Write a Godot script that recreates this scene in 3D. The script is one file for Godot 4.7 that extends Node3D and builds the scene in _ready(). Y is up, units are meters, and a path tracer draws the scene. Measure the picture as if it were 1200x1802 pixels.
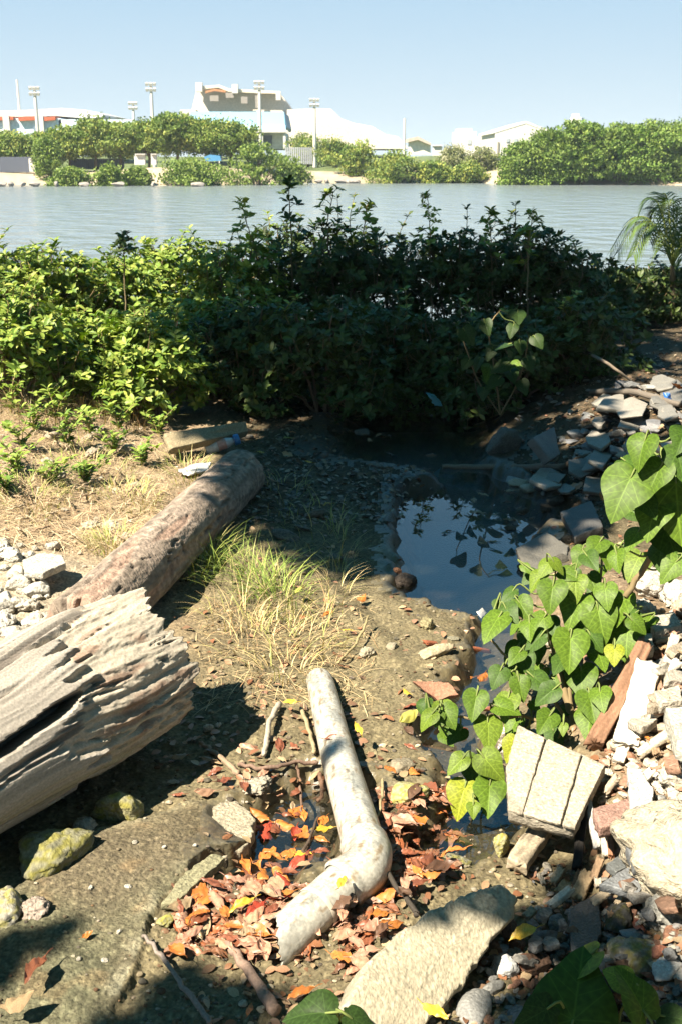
extends Node3D
# A weedy lagoon inlet: driftwood, a broken pipe, rubble and shrubs in front of an urban lagoon.

const FOC := 1932.0
const PITCH := 0.3087
const EYE := Vector3(0, 1.55, 0)
const PUDDLE_Y := -0.055
const LAGOON_Y := -0.15
var R := RandomNumberGenerator.new()
var n1 := FastNoiseLite.new()
var n2 := FastNoiseLite.new()
var n3 := FastNoiseLite.new()
var nr := FastNoiseLite.new()
var M := {}
var taken := {}
var tex := {}

class MB:
	var v := PackedVector3Array()
	var c := PackedColorArray()
	var t := PackedVector2Array()
	var i := PackedInt32Array()
	func add(p: Vector3, col := Color.WHITE, uv := Vector2.ZERO) -> int:
		v.append(p); c.append(col); t.append(uv)
		return v.size() - 1
	func tri(a: int, b: int, d: int) -> void:
		i.append(a); i.append(b); i.append(d)
	# rows run one way, columns the other; the face normal is column step x row step
	func grid(first: int, rows: int, cols: int, wrap := false) -> void:
		for r in rows - 1:
			for k in (cols if wrap else cols - 1):
				var a := first + r * cols + k
				var b := first + r * cols + (k + 1) % cols
				i.append(a); i.append(a + cols); i.append(b + cols)
				i.append(a); i.append(b + cols); i.append(b)
	func box(ce: Vector3, s: Vector3, b := Basis.IDENTITY, col := Color.WHITE) -> void:
		var h := s * 0.5
		for ax in 3:
			for sg in [-1.0, 1.0]:
				var nn := Vector3.ZERO
				nn[ax] = sg
				var uu := Vector3.ZERO
				uu[(ax + 1) % 3] = 1.0
				var ww: Vector3 = nn.cross(uu)
				var f := v.size()
				for q in [[-1, -1], [-1, 1], [1, 1], [1, -1]]:
					var p: Vector3 = (nn + uu * q[0] + ww * q[1]) * h
					add(ce + b * p, col)
				tri(f, f + 1, f + 2); tri(f, f + 2, f + 3)
	func mesh(smooth := true) -> ArrayMesh:
		var arr := []
		arr.resize(Mesh.ARRAY_MAX)
		arr[Mesh.ARRAY_VERTEX] = v
		arr[Mesh.ARRAY_COLOR] = c
		arr[Mesh.ARRAY_TEX_UV] = t
		arr[Mesh.ARRAY_INDEX] = i
		var nn := PackedVector3Array()
		nn.resize(v.size())
		if smooth:
			for k in range(0, i.size(), 3):
				var a := v[i[k]]
				var f := (v[i[k + 2]] - a).cross(v[i[k + 1]] - a)
				nn[i[k]] += f; nn[i[k + 1]] += f; nn[i[k + 2]] += f
			for k in nn.size():
				nn[k] = nn[k].normalized() if nn[k].length_squared() > 1e-20 else Vector3.UP
			arr[Mesh.ARRAY_NORMAL] = nn
			var am := ArrayMesh.new()
			am.add_surface_from_arrays(Mesh.PRIMITIVE_TRIANGLES, arr)
			return am
		var fv := PackedVector3Array(); var fc := PackedColorArray(); var ft := PackedVector2Array(); var fn := PackedVector3Array()
		for k in range(0, i.size(), 3):
			var f := (v[i[k + 2]] - v[i[k]]).cross(v[i[k + 1]] - v[i[k]]).normalized()
			for j in 3:
				fv.append(v[i[k + j]]); fc.append(c[i[k + j]]); ft.append(t[i[k + j]]); fn.append(f)
		var fa := []
		fa.resize(Mesh.ARRAY_MAX)
		fa[Mesh.ARRAY_VERTEX] = fv; fa[Mesh.ARRAY_COLOR] = fc; fa[Mesh.ARRAY_TEX_UV] = ft; fa[Mesh.ARRAY_NORMAL] = fn
		var fm := ArrayMesh.new()
		fm.add_surface_from_arrays(Mesh.PRIMITIVE_TRIANGLES, fa)
		return fm

func _ready() -> void:
	R.seed = 20240611
	# camera
	var cam := Camera3D.new()
	cam.name = "camera"
	cam.fov = rad_to_deg(2.0 * atan(901.0 / FOC))
	cam.near = 0.05
	cam.far = 1500.0
	cam.position = EYE
	cam.rotation.x = -PITCH
	var lens := CameraAttributesPhysical.new()
	lens.frustum_focal_length = 12.0 * FOC / 901.0
	lens.frustum_focus_distance = 2.8
	lens.exposure_aperture = 10.0
	lens.frustum_far = 1500.0
	cam.attributes = lens
	add_child(cam)
	cam.current = true
	# sky
	var sky := ProceduralSkyMaterial.new()
	sky.sky_top_color = Color(0.095, 0.355, 0.49)
	sky.sky_horizon_color = Color(0.50, 0.53, 0.54)
	sky.sky_curve = 0.165
	sky.sky_energy_multiplier = 1.0
	sky.ground_bottom_color = Color(0.25, 0.23, 0.2)
	sky.ground_horizon_color = Color(0.6, 0.62, 0.6)
	sky.sun_angle_max = 1.0
	var env := Environment.new()
	env.background_mode = Environment.BG_SKY
	env.sky = Sky.new()
	env.sky.sky_material = sky
	env.tonemap_mode = Environment.TONE_MAPPER_LINEAR
	env.tonemap_exposure = 3.8
	env.fog_enabled = true
	env.fog_light_color = Color(0.85, 0.92, 0.98)
	env.fog_density = 0.0004
	env.sdfgi_enabled = true
	env.ssao_enabled = true
	env.ssil_enabled = true
	var we := WorldEnvironment.new()
	we.name = "world_environment"
	we.environment = env
	add_child(we)
	# sun, from the left and high
	var sun := DirectionalLight3D.new()
	sun.name = "sun"
	sun.light_energy = 1.6
	sun.light_color = Color(1.0, 0.95, 0.86)
	sun.light_angular_distance = 0.5
	sun.shadow_enabled = true
	sun.sky_mode = DirectionalLight3D.SKY_MODE_LIGHT_ONLY
	sun.basis = Basis.looking_at(-SUN.normalized(), Vector3.UP)
	add_child(sun)
	# noise, materials, shapes
	for q in [[n1, 1, 0.7, 2], [n2, 2, 0.9, 3], [n3, 3, 1.0, 2], [nr, 4, 0.6, 2]]:
		q[0].seed = q[1]
		q[0].frequency = q[2]
		q[0].noise_type = FastNoiseLite.TYPE_SIMPLEX_SMOOTH
		q[0].fractal_octaves = q[3]
	lay_out()
	make_materials()
	make_rocks()
	# the large structure
	make_ground()
	make_water()
	make_far_shore()
	make_shrubs()
	shade()
	# objects
	make_stump()
	make_log()
	make_pipe()
	make_heart_plants()
	make_rubble()
	make_fallen_leaves()
	make_grass()
	tell_apart()

const SUN := Vector3(-0.48, 0.78, 0.40)
# where a crown must hang so that its shade falls round that point
func over(p: Vector3, h: float) -> Vector3:
	return p + SUN * ((h - p.y) / SUN.y)
func shade() -> void:
	var a := []
	for q in [[470, 730, 0.8], [560, 700, 0.9], [660, 700, 1.0], [760, 720, 1.0], [860, 740, 1.0], [640, 800, 0.7], [760, 830, 0.6], [880, 850, 0.7], [990, 900, 0.6], [540, 850, 0.5], [620, 600, 0.9], [760, 600, 1.0], [900, 600, 0.9], [560, 780, 0.6]]:
		a.append([over(gp(q[0], q[1]) + Vector3(0, 0.5, 0), R.randf_range(4.6, 5.8)), Vector3(q[2] * 0.75, 0.4, q[2] * 0.75), 1.0, 0.13])
	for q in [[560, 460], [640, 450], [720, 450], [800, 445], [880, 440], [950, 450], [1010, 490]]:
		a.append([over(far(q[0], q[1], 8.4), R.randf_range(4.8, 5.8)), Vector3(0.6, 0.3, 0.6), 0.8, 0.12])
	for q in [[430, 690], [520, 700], [610, 710], [700, 715], [790, 720], [880, 710], [960, 670], [470, 650], [570, 650], [670, 650], [770, 650], [870, 640], [490, 800], [560, 830], [620, 890], [670, 960], [560, 910], [650, 830], [500, 860]]:
		for y in [0.25, 0.75]:
			a.append([over(gp(q[0], q[1]) + Vector3(0, y, 0), R.randf_range(4.6, 6.2)), Vector3(0.55, 0.3, 0.55), 1.2, 0.13])
	for y in [0.5, 0.8, 1.1]:
		for x in [850, 890, 930]:
			a.append([over(gp(x, 720) + Vector3(0, y, 0), R.randf_range(4.6, 5.6)), Vector3(0.4, 0.25, 0.4), 1.2, 0.13])
	for q in [[950, 690, 0.7], [1060, 620, 0.7], [1080, 690, 0.7], [970, 790, 0.6], [1080, 880, 0.5]]:
		a.append([over(gp(q[0], q[1]), R.randf_range(4.2, 5.0)), Vector3(q[2] * 0.8, 0.3, q[2] * 0.8), 0.11, 0.14])
	shade_tree(Vector3(-5.4, 0.2, -8.0), a, 330.0, "tall tree left of the picture that shades the thicket and puddle")
	var b := []
	for q in [[5, 1690, 0.05], [50, 1650, 0.03], [200, 1840, 0.05], [310, 1800, 0.10], [370, 1790, 0.08], [420, 1800, 0.08], [300, 1730, 0.03], [960, 1640, 0.07], [1040, 1640, 0.06], [1120, 1650, 0.05], [1100, 1790, 0.13], [1000, 1790, 0.12], [835, 1650, 0.03], [612, 1392, 0.02], [440, 800, 0.14], [330, 880, 0.07], [400, 850, 0.05], [1000, 1550, 0.06]]:
		b.append([over(gp(q[0], q[1]), R.randf_range(3.4, 4.0)), Vector3(q[2], 0.1, q[2]), 2.0, 0.055])
	for q in [[-1.5, 5.5, 4.4, 2.0], [1.5, 5.5, 4.6, 2.0], [3.6, 5.0, 0.6, 1.8], [4.6, 4.5, -3.0, 1.8], [0.0, 5.8, 7.0, 2.2], [4.0, 5.0, 5.0, 2.0], [5.4, 4.6, -6.0, 1.6], [-3.5, 5.5, 6.0, 2.0], [6.0, 3.2, -3.0, 1.5], [6.0, 3.0, 0.0, 1.6], [0.2, 6.6, 2.6, 1.4]]:
		b.append([Vector3(q[0], q[1], q[2]), Vector3(q[3], 0.7, q[3]), 0.8, 0.14])  # unseen crowns put round and behind the camera to cut sky fill
	var c := []
	for q in [[-7.0, 2.2, -3.5], [-7.2, 1.6, 0.0], [-7.5, 2.0, 3.0], [-7.6, 1.8, -6.5]]:
		c.append([Vector3(q[0], q[1], q[2]), Vector3(1.2, 1.5, 1.9), 0.7, 0.16])  # foliage wall added to block low skylight from the left
	shade_tree(Vector3(-7.6, 0.2, -1.5), c, 330.0, "added unseen low tree left of the picture that blocks skylight")
	var d := []
	for q in [[-5.0, 2.0, 7.0], [-2.0, 2.4, 8.0], [1.5, 2.2, 8.0], [5.0, 2.2, 6.5], [7.0, 2.2, 3.0], [7.5, 2.4, -1.0], [7.5, 2.2, -5.0], [-2.0, 4.4, 8.5], [2.5, 4.4, 8.5], [7.0, 4.6, 1.0]]:
		d.append([Vector3(q[0], q[1], q[2]), Vector3(2.2, 1.6, 2.2), 0.5, 0.16])  # foliage wall added behind and right of the camera against skylight
	shade_tree(Vector3(5.5, 0.2, 7.0), d, 330.0, "added unseen dense tree behind the camera and to its right that blocks skylight")
	for x in 5:
		for z in 8:
			b.append([Vector3(-0.9 + x * 1.7 + R.randf_range(-0.3, 0.3), R.randf_range(6.3, 7.2), -9.5 + z * 1.75), Vector3(1.1, 0.5, 1.1), 0.45, 0.18])  # overhead crowns added to keep skylight off the thicket
	shade_tree(Vector3(2.8, 0.2, 3.0), b, 330.0, "spreading tree behind the camera whose leaf shadows fall along the bottom edge")

# ---------- places ----------
func view_dir(px: float, py: float) -> Vector3:
	var f := Vector3(0, -sin(PITCH), -cos(PITCH))
	var u := Vector3(0, cos(PITCH), -sin(PITCH))
	return (f * FOC + Vector3.RIGHT * (px - 600.0) + u * (901.0 - py)).normalized()
func at(px: float, py: float, h := 0.0) -> Vector3:           # the point at that height
	var d := view_dir(px, py)
	return EYE + d * ((h - EYE.y) / minf(d.y, -1e-4))
func far(px: float, py: float, z: float) -> Vector3:          # the point that far away
	var d := view_dir(px, py)
	return EYE + d * (z / -d.z)
func gp(px: float, py: float, off := 0.0) -> Vector3:         # the point on the ground
	var h := off
	var p := Vector3.ZERO
	for k in 14:
		p = at(px, py, h)
		h = lerpf(h, H(p.x, p.z) + off, 0.6)
	return p
func scale_at(p: Vector3) -> float:                           # metres per photo pixel there
	return (p - EYE).dot(Vector3(0, -sin(PITCH), -cos(PITCH))) / FOC

func seg(p: Vector2, a: Vector2, b: Vector2) -> float:
	var d := b - a
	return p.distance_to(a + d * clampf((p - a).dot(d) / maxf(d.length_squared(), 1e-9), 0, 1))
func sm(a: float, b: float, x: float) -> float:
	return smoothstep(a, b, x)

var pools := []        # [points, radius, depth]
var plate := PackedVector2Array()
var rubble_right := PackedVector2Array()
func xz(p: Vector3) -> Vector2:
	return Vector2(p.x, p.z)
func lay_out() -> void:
	var add := func(list: Array, r: float, d: float):
		var a := PackedVector2Array()
		for q in list:
			a.append(xz(at(q[0], q[1], PUDDLE_Y)))
		pools.append([a, r, d])
	add.call([[775, 880], [790, 960], [800, 1040], [850, 1060]], 0.22, 0.20)
	add.call([[850, 880], [870, 930], [860, 1040]], 0.2, 0.2)
	add.call([[940, 910], [900, 890], [860, 860], [800, 830]], 0.2, 0.16)
	add.call([[880, 1090], [870, 1160], [850, 1210], [800, 1270], [790, 1330]], 0.085, 0.10)
	add.call([[460, 1530], [480, 1460], [530, 1490], [560, 1420]], 0.125, 0.11)
	add.call([[800, 1500], [860, 1440], [850, 1470], [840, 1360]], 0.11, 0.11)
	add.call([[720, 790], [760, 700], [700, 640]], 0.5, 0.14)
	for q in [[-60, 1900], [-60, 1500], [150, 1470], [250, 1440], [335, 1405], [400, 1398], [450, 1432], [430, 1490], [372, 1500], [335, 1535], [285, 1590], [262, 1640], [240, 1700], [150, 1900]]:
		plate.append(xz(at(q[0], q[1], 0.0)))

func inside_plate(p: Vector2) -> float:
	var e := 1e9
	for k in plate.size():
		e = minf(e, seg(p, plate[k], plate[(k + 1) % plate.size()]))
	return e if Geometry2D.is_point_in_polygon(p, plate) else -e

func wet(x: float, z: float) -> float:                        # 1 at the water, 0 on dry ground
	var p := Vector2(x, z)
	var w := 0.0
	for q in pools:
		var d := 1e9
		var a: PackedVector2Array = q[0]
		for k in a.size() - 1:
			d = minf(d, seg(p, a[k], a[k + 1]))
		w = maxf(w, 1.0 - sm(q[1] * 0.7, q[1] * 1.9, d))
	return w

func H(x: float, z: float) -> float:
	var p := Vector2(x, z)
	var dist := -z
	var h := 0.0
	if dist < 16.0:
		h += 0.26 * sm(0.42, 0.95, x + 0.05 * n1.get_noise_2d(x * 3, z * 3)) * (1.0 - sm(3.2, 4.4, dist)) * sm(-0.5, 1.3, dist)
		h += 0.28 * sm(1.0, 1.9, x) * sm(4.2, 5.4, dist)
		h += 0.10 * sm(0.75, 1.9, -x) * sm(2.4, 3.4, dist)
		h += 0.10 * sm(1.0, 2.2, -x) * sm(4.0, 6.0, dist)
		h += 0.03 * n1.get_noise_2d(x * 1.2, z * 1.2)
		if dist < 7.5:
			h += 0.012 * n2.get_noise_2d(x * 8, z * 8) + 0.004 * n3.get_noise_2d(x * 40, z * 40)
			for q in pools:
				var d := 1e9
				var a: PackedVector2Array = q[0]
				for k in a.size() - 1:
					d = minf(d, seg(p, a[k], a[k + 1]))
				d += 0.05 * n2.get_noise_2d(x * 6, z * 6)
				h = lerpf(h, minf(h, -q[2]), 1.0 - sm(q[1] * 0.55, q[1] * 1.25, d))
		if dist < 2.9 and x < 0.1:
			var e := inside_plate(p) + 0.02 * n2.get_noise_2d(x * 14, z * 14)
			if e > -0.01:
				h = lerpf(h, 0.020 + 0.006 * n1.get_noise_2d(x * 6, z * 6) + 0.0025 * n3.get_noise_2d(x * 50, z * 50), sm(-0.008, 0.004, e) * sm(2.48, 2.2, dist))
	# the near shore drops into the lagoon, the far shore rises from it
	var shore := 10.2 + 1.2 * n1.get_noise_2d(x * 0.3, 7.0) + 0.8 * sm(1.0, 3.0, x)
	h = lerpf(h, -1.4, sm(shore, shore + 2.5, dist))
	var bank := 84.0 + 10.0 * sm(-12.0, -2.0, x) * (1.0 - sm(10.0, 16.0, x)) + 3.0 * n1.get_noise_2d(x * 0.05, 3.0)
	if dist > 60.0:
		h = lerpf(h, 0.9 + 2.0 * sm(95.0, 260.0, dist) + 0.5 * n1.get_noise_2d(x * 0.06, z * 0.06), sm(bank - 3.0, bank + 9.0, dist))
	return h

func numbered(called: String) -> String:
	if not taken.has(called):
		taken[called] = 0
		return called
	taken[called] += 1
	return "%s_%03d" % [called, taken[called]]
func tag(o: Node3D, label := "", category := "", group := "", kind := "") -> Node3D:
	if label: o.set_meta("label", label)
	if category: o.set_meta("category", category)
	if group: o.set_meta("group", group)
	if kind: o.set_meta("kind", kind)
	elif category and not o.has_meta("kind"): o.set_meta("kind", "thing")
	return o
func obj(called: String, m: Mesh, mat: Material, parent: Node3D = null, where := Transform3D.IDENTITY) -> MeshInstance3D:
	var o := MeshInstance3D.new()
	o.mesh = m
	o.material_override = mat
	o.transform = where
	if parent:
		o.name = called
		parent.add_child(o, true)
	else:
		o.name = numbered(called)
		add_child(o)
	return o
func base(called: String, where: Vector3, label: String, category: String, group := "") -> Node3D:
	var o := Node3D.new()
	o.name = numbered(called)
	add_child(o)
	o.position = where
	tag(o, label, category, group)
	return o
func scatter(called: String, parent: Node3D, m: Mesh, mat: Material, xf: Array, cols: Array) -> MultiMeshInstance3D:
	var mm := MultiMesh.new()
	mm.transform_format = MultiMesh.TRANSFORM_3D
	mm.use_colors = true
	mm.mesh = m
	mm.instance_count = xf.size()
	for k in xf.size():
		mm.set_instance_transform(k, xf[k])
		mm.set_instance_color(k, cols[k % cols.size()])
	var o := MultiMeshInstance3D.new()
	o.multimesh = mm
	o.material_override = mat
	if parent:
		o.name = called
		parent.add_child(o, true)
	else:
		o.name = numbered(called)
		add_child(o)
	o.set_meta("kind", "stuff")
	return o

# ---------- materials ----------
func noise_tex(freq: float, lo: float, hi: float, sd: int, kind := FastNoiseLite.TYPE_SIMPLEX_SMOOTH, oct := 4, size := 512) -> NoiseTexture2D:
	var f := FastNoiseLite.new()
	f.seed = sd
	f.noise_type = kind
	f.frequency = freq
	f.fractal_octaves = oct
	var t := NoiseTexture2D.new()
	t.width = size; t.height = size
	t.seamless = true
	t.noise = f
	var g := Gradient.new()
	g.set_color(0, Color(lo, lo, lo)); g.set_color(1, Color(hi, hi, hi))
	t.color_ramp = g
	return t
func mat(rough: float, spec := 0.5, albedo_tex := "", scl := 1.0, bump := "", bump_cm := 0.0) -> StandardMaterial3D:
	var m := StandardMaterial3D.new()
	m.vertex_color_use_as_albedo = true
	m.roughness = rough
	m.metallic_specular = spec
	m.cull_mode = BaseMaterial3D.CULL_DISABLED
	if albedo_tex or bump:
		m.uv1_triplanar = true
		m.uv1_world_triplanar = true
		m.uv1_scale = Vector3.ONE * scl
	if albedo_tex:
		m.albedo_texture = tex[albedo_tex]
	if bump:
		m.heightmap_enabled = true
		m.heightmap_texture = tex[bump]
		m.heightmap_scale = bump_cm
	return m
func lin(r: float, g: float, b: float) -> Color:
	return Color(r, g, b)
func vary(c: Color, by := 0.15) -> Color:
	var k := 1.0 + R.randf_range(-by, by)
	return Color(c.r * k * (1 + R.randf_range(-0.05, 0.05)), c.g * k, c.b * k * (1 + R.randf_range(-0.06, 0.06)))
func tinted(m: StandardMaterial3D, c: Color) -> StandardMaterial3D:   # c is linear
	var key := "%s|%.2f|%.2f|%.2f" % [m.get_instance_id(), c.r, c.g, c.b]
	if not M.has(key):
		var d: StandardMaterial3D = m.duplicate()
		d.albedo_color = Color(c.r, c.g, c.b).linear_to_srgb()
		M[key] = d
	return M[key]

func make_materials() -> void:
	tex.fine = noise_tex(0.05, 0.72, 1.0, 3)
	tex.speck = noise_tex(0.11, 0.55, 1.0, 5, FastNoiseLite.TYPE_VALUE, 3)
	tex.blotch = noise_tex(0.012, 0.55, 1.0, 9, FastNoiseLite.TYPE_SIMPLEX_SMOOTH, 5)
	tex.bump = noise_tex(0.04, 0.0, 1.0, 21, FastNoiseLite.TYPE_SIMPLEX_SMOOTH, 5)
	tex.pit = noise_tex(0.035, 0.0, 1.0, 33, FastNoiseLite.TYPE_CELLULAR, 3)
	M.soil = mat(0.95, 0.3, "speck", 3.0, "bump", 0.5)
	M.mud = mat(0.42, 0.5, "fine", 3.0, "bump", 0.25)
	M.stone = mat(0.9, 0.35, "speck", 4.0, "bump", 0.35)
	M.coral = mat(0.95, 0.3, "speck", 5.0, "pit", 0.7)
	M.slate = mat(0.6, 0.5, "fine", 5.0, "bump", 0.25)
	M.brick = mat(0.92, 0.3, "speck", 6.0, "pit", 0.25)
	M.wood = mat(0.85, 0.35, "fine", 5.0, "bump", 0.12)
	M.bark = mat(0.92, 0.3, "blotch", 3.0, "bump", 0.5)
	M.plastic = mat(0.35, 0.5, "fine", 2.0)
	M.pipe = mat(0.4, 0.5, "speck", 3.5, "bump", 0.08)
	M.leaf = mat(0.5, 0.38)
	M.leaf.backlight_enabled = true
	M.leaf.backlight = Color(0.55, 0.62, 0.12)
	M.far_leaf = mat(0.6, 0.4)
	M.far_leaf.backlight_enabled = true
	M.far_leaf.backlight = Color(0.5, 0.6, 0.15)
	M.dry_leaf = mat(0.46, 0.45, "fine", 12.0)
	M.dry_leaf.backlight_enabled = true
	M.dry_leaf.backlight = Color(0.35, 0.2, 0.08)
	M.grass = mat(0.6, 0.4)
	M.grass.backlight_enabled = true
	M.grass.backlight = Color(0.5, 0.5, 0.15)
	M.stem = mat(0.85, 0.35)
	tex.plaster = noise_tex(0.02, 0.86, 1.0, 19)
	M.wall = mat(0.9, 0.3, "plaster", 0.2)
	M.metal = mat(0.5, 0.5)
	M.glass = mat(0.15, 0.6)
	var hl := mat(0.5, 0.3)
	hl.albedo_texture = heart_veins()
	hl.backlight_enabled = true
	hl.backlight = Color(0.6, 0.7, 0.1)
	M.heart = hl
	var w := StandardMaterial3D.new()
	w.transparency = BaseMaterial3D.TRANSPARENCY_ALPHA
	w.albedo_color = Color(0.2, 0.2, 0.15, 0.15)
	w.roughness = 0.0
	w.metallic_specular = 0.5
	M.puddle = w
	var l := StandardMaterial3D.new()
	l.albedo_color = Color(0.42, 0.45, 0.46)
	l.roughness = 0.16
	l.metallic_specular = 0.4
	tex.wave = noise_tex(0.012, 0.0, 1.0, 77, FastNoiseLite.TYPE_SIMPLEX_SMOOTH, 5)
	tex.wave.as_normal_map = true
	tex.wave.bump_strength = 8.0
	l.normal_enabled = true
	l.normal_texture = tex.wave
	l.normal_scale = 0.9
	M.lagoon = l

func heart_veins() -> ImageTexture:
	var s := 160
	var im := Image.create(s, s, false, Image.FORMAT_RGB8)
	var veins := [[Vector2(0, 0), Vector2(0, 0.98), 0.012]]
	for sg in [-1.0, 1.0]:
		for q in [[38, 0.6], [78, 0.45], [120, 0.3]]:
			var an := deg_to_rad(q[0])
			veins.append([Vector2.ZERO, Vector2(sin(an) * sg, cos(an)) * q[1], 0.007])
		for q in [0.3, 0.46, 0.6, 0.74]:
			veins.append([Vector2(0, q), Vector2(sg * (0.44 - 0.38 * q), q + 0.2), 0.0045])
	for y in s:
		for x in s:
			var p := Vector2((x + 0.5) / s * 1.4 - 0.7, (y + 0.5) / s * 1.4 - 0.4)
			var k := 0.0
			for q in veins:
				k = maxf(k, 1.0 - sm(q[2] * 0.4, q[2] * 1.8, seg(p, q[0], q[1])))
			var b := 0.74 + 0.16 * n2.get_noise_2d(p.x * 9, p.y * 9)
			im.set_pixel(x, y, Color(b * 0.88, b * 0.92, b * 0.8).lerp(Color(1, 1, 0.95), k * 0.55))
	return ImageTexture.create_from_image(im)

# ---------- shapes ----------
var ico_v := PackedVector3Array()
var ico_i := PackedInt32Array()
func make_ico(levels: int) -> void:
	var g := (1.0 + sqrt(5.0)) / 2.0
	var vs := [Vector3(-1, g, 0), Vector3(1, g, 0), Vector3(-1, -g, 0), Vector3(1, -g, 0), Vector3(0, -1, g), Vector3(0, 1, g), Vector3(0, -1, -g), Vector3(0, 1, -g), Vector3(g, 0, -1), Vector3(g, 0, 1), Vector3(-g, 0, -1), Vector3(-g, 0, 1)]
	var fs := [0, 11, 5, 0, 5, 1, 0, 1, 7, 0, 7, 10, 0, 10, 11, 1, 5, 9, 5, 11, 4, 11, 10, 2, 10, 7, 6, 7, 1, 8, 3, 9, 4, 3, 4, 2, 3, 2, 6, 3, 6, 8, 3, 8, 9, 4, 9, 5, 2, 4, 11, 6, 2, 10, 8, 6, 7, 9, 8, 1]
	for k in vs.size():
		vs[k] = vs[k].normalized()
	for l in levels:
		var mid := {}
		var nf := []
		for k in range(0, fs.size(), 3):
			var e := []
			for j in 3:
				var a: int = fs[k + j]
				var b: int = fs[k + (j + 1) % 3]
				var key := mini(a, b) * 100000 + maxi(a, b)
				if not mid.has(key):
					mid[key] = vs.size()
					vs.append(((vs[a] + vs[b]) * 0.5).normalized())
				e.append(mid[key])
			nf.append_array([fs[k], e[0], e[2], fs[k + 1], e[1], e[0], fs[k + 2], e[2], e[1], e[0], e[1], e[2]])
		fs = nf
	ico_v = PackedVector3Array(vs)
	ico_i = PackedInt32Array(fs)
	for k in range(0, ico_i.size(), 3):
		var a := ico_v[ico_i[k]]
		if (ico_v[ico_i[k + 1]] - a).cross(ico_v[ico_i[k + 2]] - a).dot(a) > 0:
			var s := ico_i[k + 1]
			ico_i[k + 1] = ico_i[k + 2]
			ico_i[k + 2] = s

# a broken lump about 1 across: planes cut a ball, noise roughens it
func rock_mesh(sd: int, cuts: int, rough: float, fine: float, patch := 0.0, sharp := 18.0) -> ArrayMesh:
	var r := RandomNumberGenerator.new()
	r.seed = sd
	var pl := []
	for k in cuts:
		var d := Vector3(r.randfn(), r.randfn(), r.randfn()).normalized()
		pl.append([d, r.randf_range(0.45, 0.78) if sharp >= 18.0 else r.randf_range(0.55, 0.95)])
	var b := MB.new()
	var o := Vector3(sd * 3.1, sd * 1.7, sd * 0.3)
	for d in ico_v:
		var s := exp(-sharp)
		for q in pl:
			var k: float = d.dot(q[0])
			if k > 0.05:
				s += exp(-sharp * minf(q[1] / k, 1.0))
		var e: float = minf(1.0, -log(s) / sharp)
		e *= 1.0 + rough * n1.get_noise_3dv(d * 3.0 + o) + fine * n2.get_noise_3dv(d * 12.0 + o)
		e -= fine * 1.2 * maxf(0.0, nr.get_noise_3dv(d * 9.0 + o))
		var k2 := 0.88 + 0.2 * n1.get_noise_3dv(d * 5.0 - o) + 0.2 * n2.get_noise_3dv(d * 20 + o)
		var col := Color(k2, k2, k2)
		if patch > 0.0:
			var w := sm(0.0, 0.35, n1.get_noise_3dv(d * 4.0 + o * 2.0) + d.y * 0.15) * patch
			col = col.lerp(Color(k2 * 1.0, k2 * 0.96, k2 * 0.3), w)
		b.add(d * e * 0.5, col)
	b.i = ico_i
	return b.mesh()

# a flat piece with its own thickness: the outline is walked, roughened, and closed over the top and below
func slab_mesh(top: Array, nrm: Vector3, th: float, step: float, jag: float, rough: float, shade := 0.15, bev := 0.12, sd := 1) -> ArrayMesh:
	var ce := Vector3.ZERO
	for p in top: ce += p
	ce /= top.size()
	var area := 0.0
	for k in top.size():
		area += (top[k] - ce).cross(top[(k + 1) % top.size()] - ce).dot(nrm)
	var pts := top.duplicate()
	if area < 0: pts.reverse()
	var ring := []
	var so := sd * 7.3
	for k in pts.size():
		var a: Vector3 = pts[k]
		var c: Vector3 = pts[(k + 1) % pts.size()]
		var m := maxi(1, int(round(a.distance_to(c) / step)))
		for j in m:
			var p: Vector3 = a.lerp(c, float(j) / m)
			var q := p * (0.6 / step) + Vector3(so, so, -so)
			ring.append(p + (p - ce).normalized() * jag * (n1.get_noise_3dv(q * 0.6) + 0.6 * n2.get_noise_3dv(q * 1.1)))
	var n := ring.size()
	var b := MB.new()
	var lay := [[-1.0, 0.0], [-1.0, 0.90], [-0.93, 0.98], [-0.6, 1.0], [-0.3, 1.0], [-bev, 1.0], [-bev * 0.3, 1.0 - 0.02], [0.0, 1.0 - 0.06], [0.0, 0.85], [0.0, 0.72], [0.0, 0.58], [0.0, 0.44], [0.0, 0.3], [0.0, 0.15], [0.0, 0.0]]
	for q in lay:
		for k in n:
			var p: Vector3 = ce + (ring[k] - ce) * q[1]
			var dd := n1.get_noise_3dv(p * 16.0 + Vector3(so, 0, 0)) + 0.5 * n2.get_noise_3dv(p * 60.0)
			p += nrm * (q[0] * th + dd * rough * (1.0 if q[0] > -0.5 else 0.5))
			if q[0] < 0.0 and q[0] > -1.0:
				p += (ring[k] - ce).normalized() * rough * 1.5 * n2.get_noise_3dv(p * 40.0 + Vector3(0, so, 0))
			var s := 1.0 - shade + shade * (n1.get_noise_3dv(p * 25.0 + Vector3(0, so, 0)) + n2.get_noise_3dv(p * 90.0))
			b.add(p, Color(s, s, s))
	b.grid(0, lay.size(), n, true)
	return b.mesh()

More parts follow.
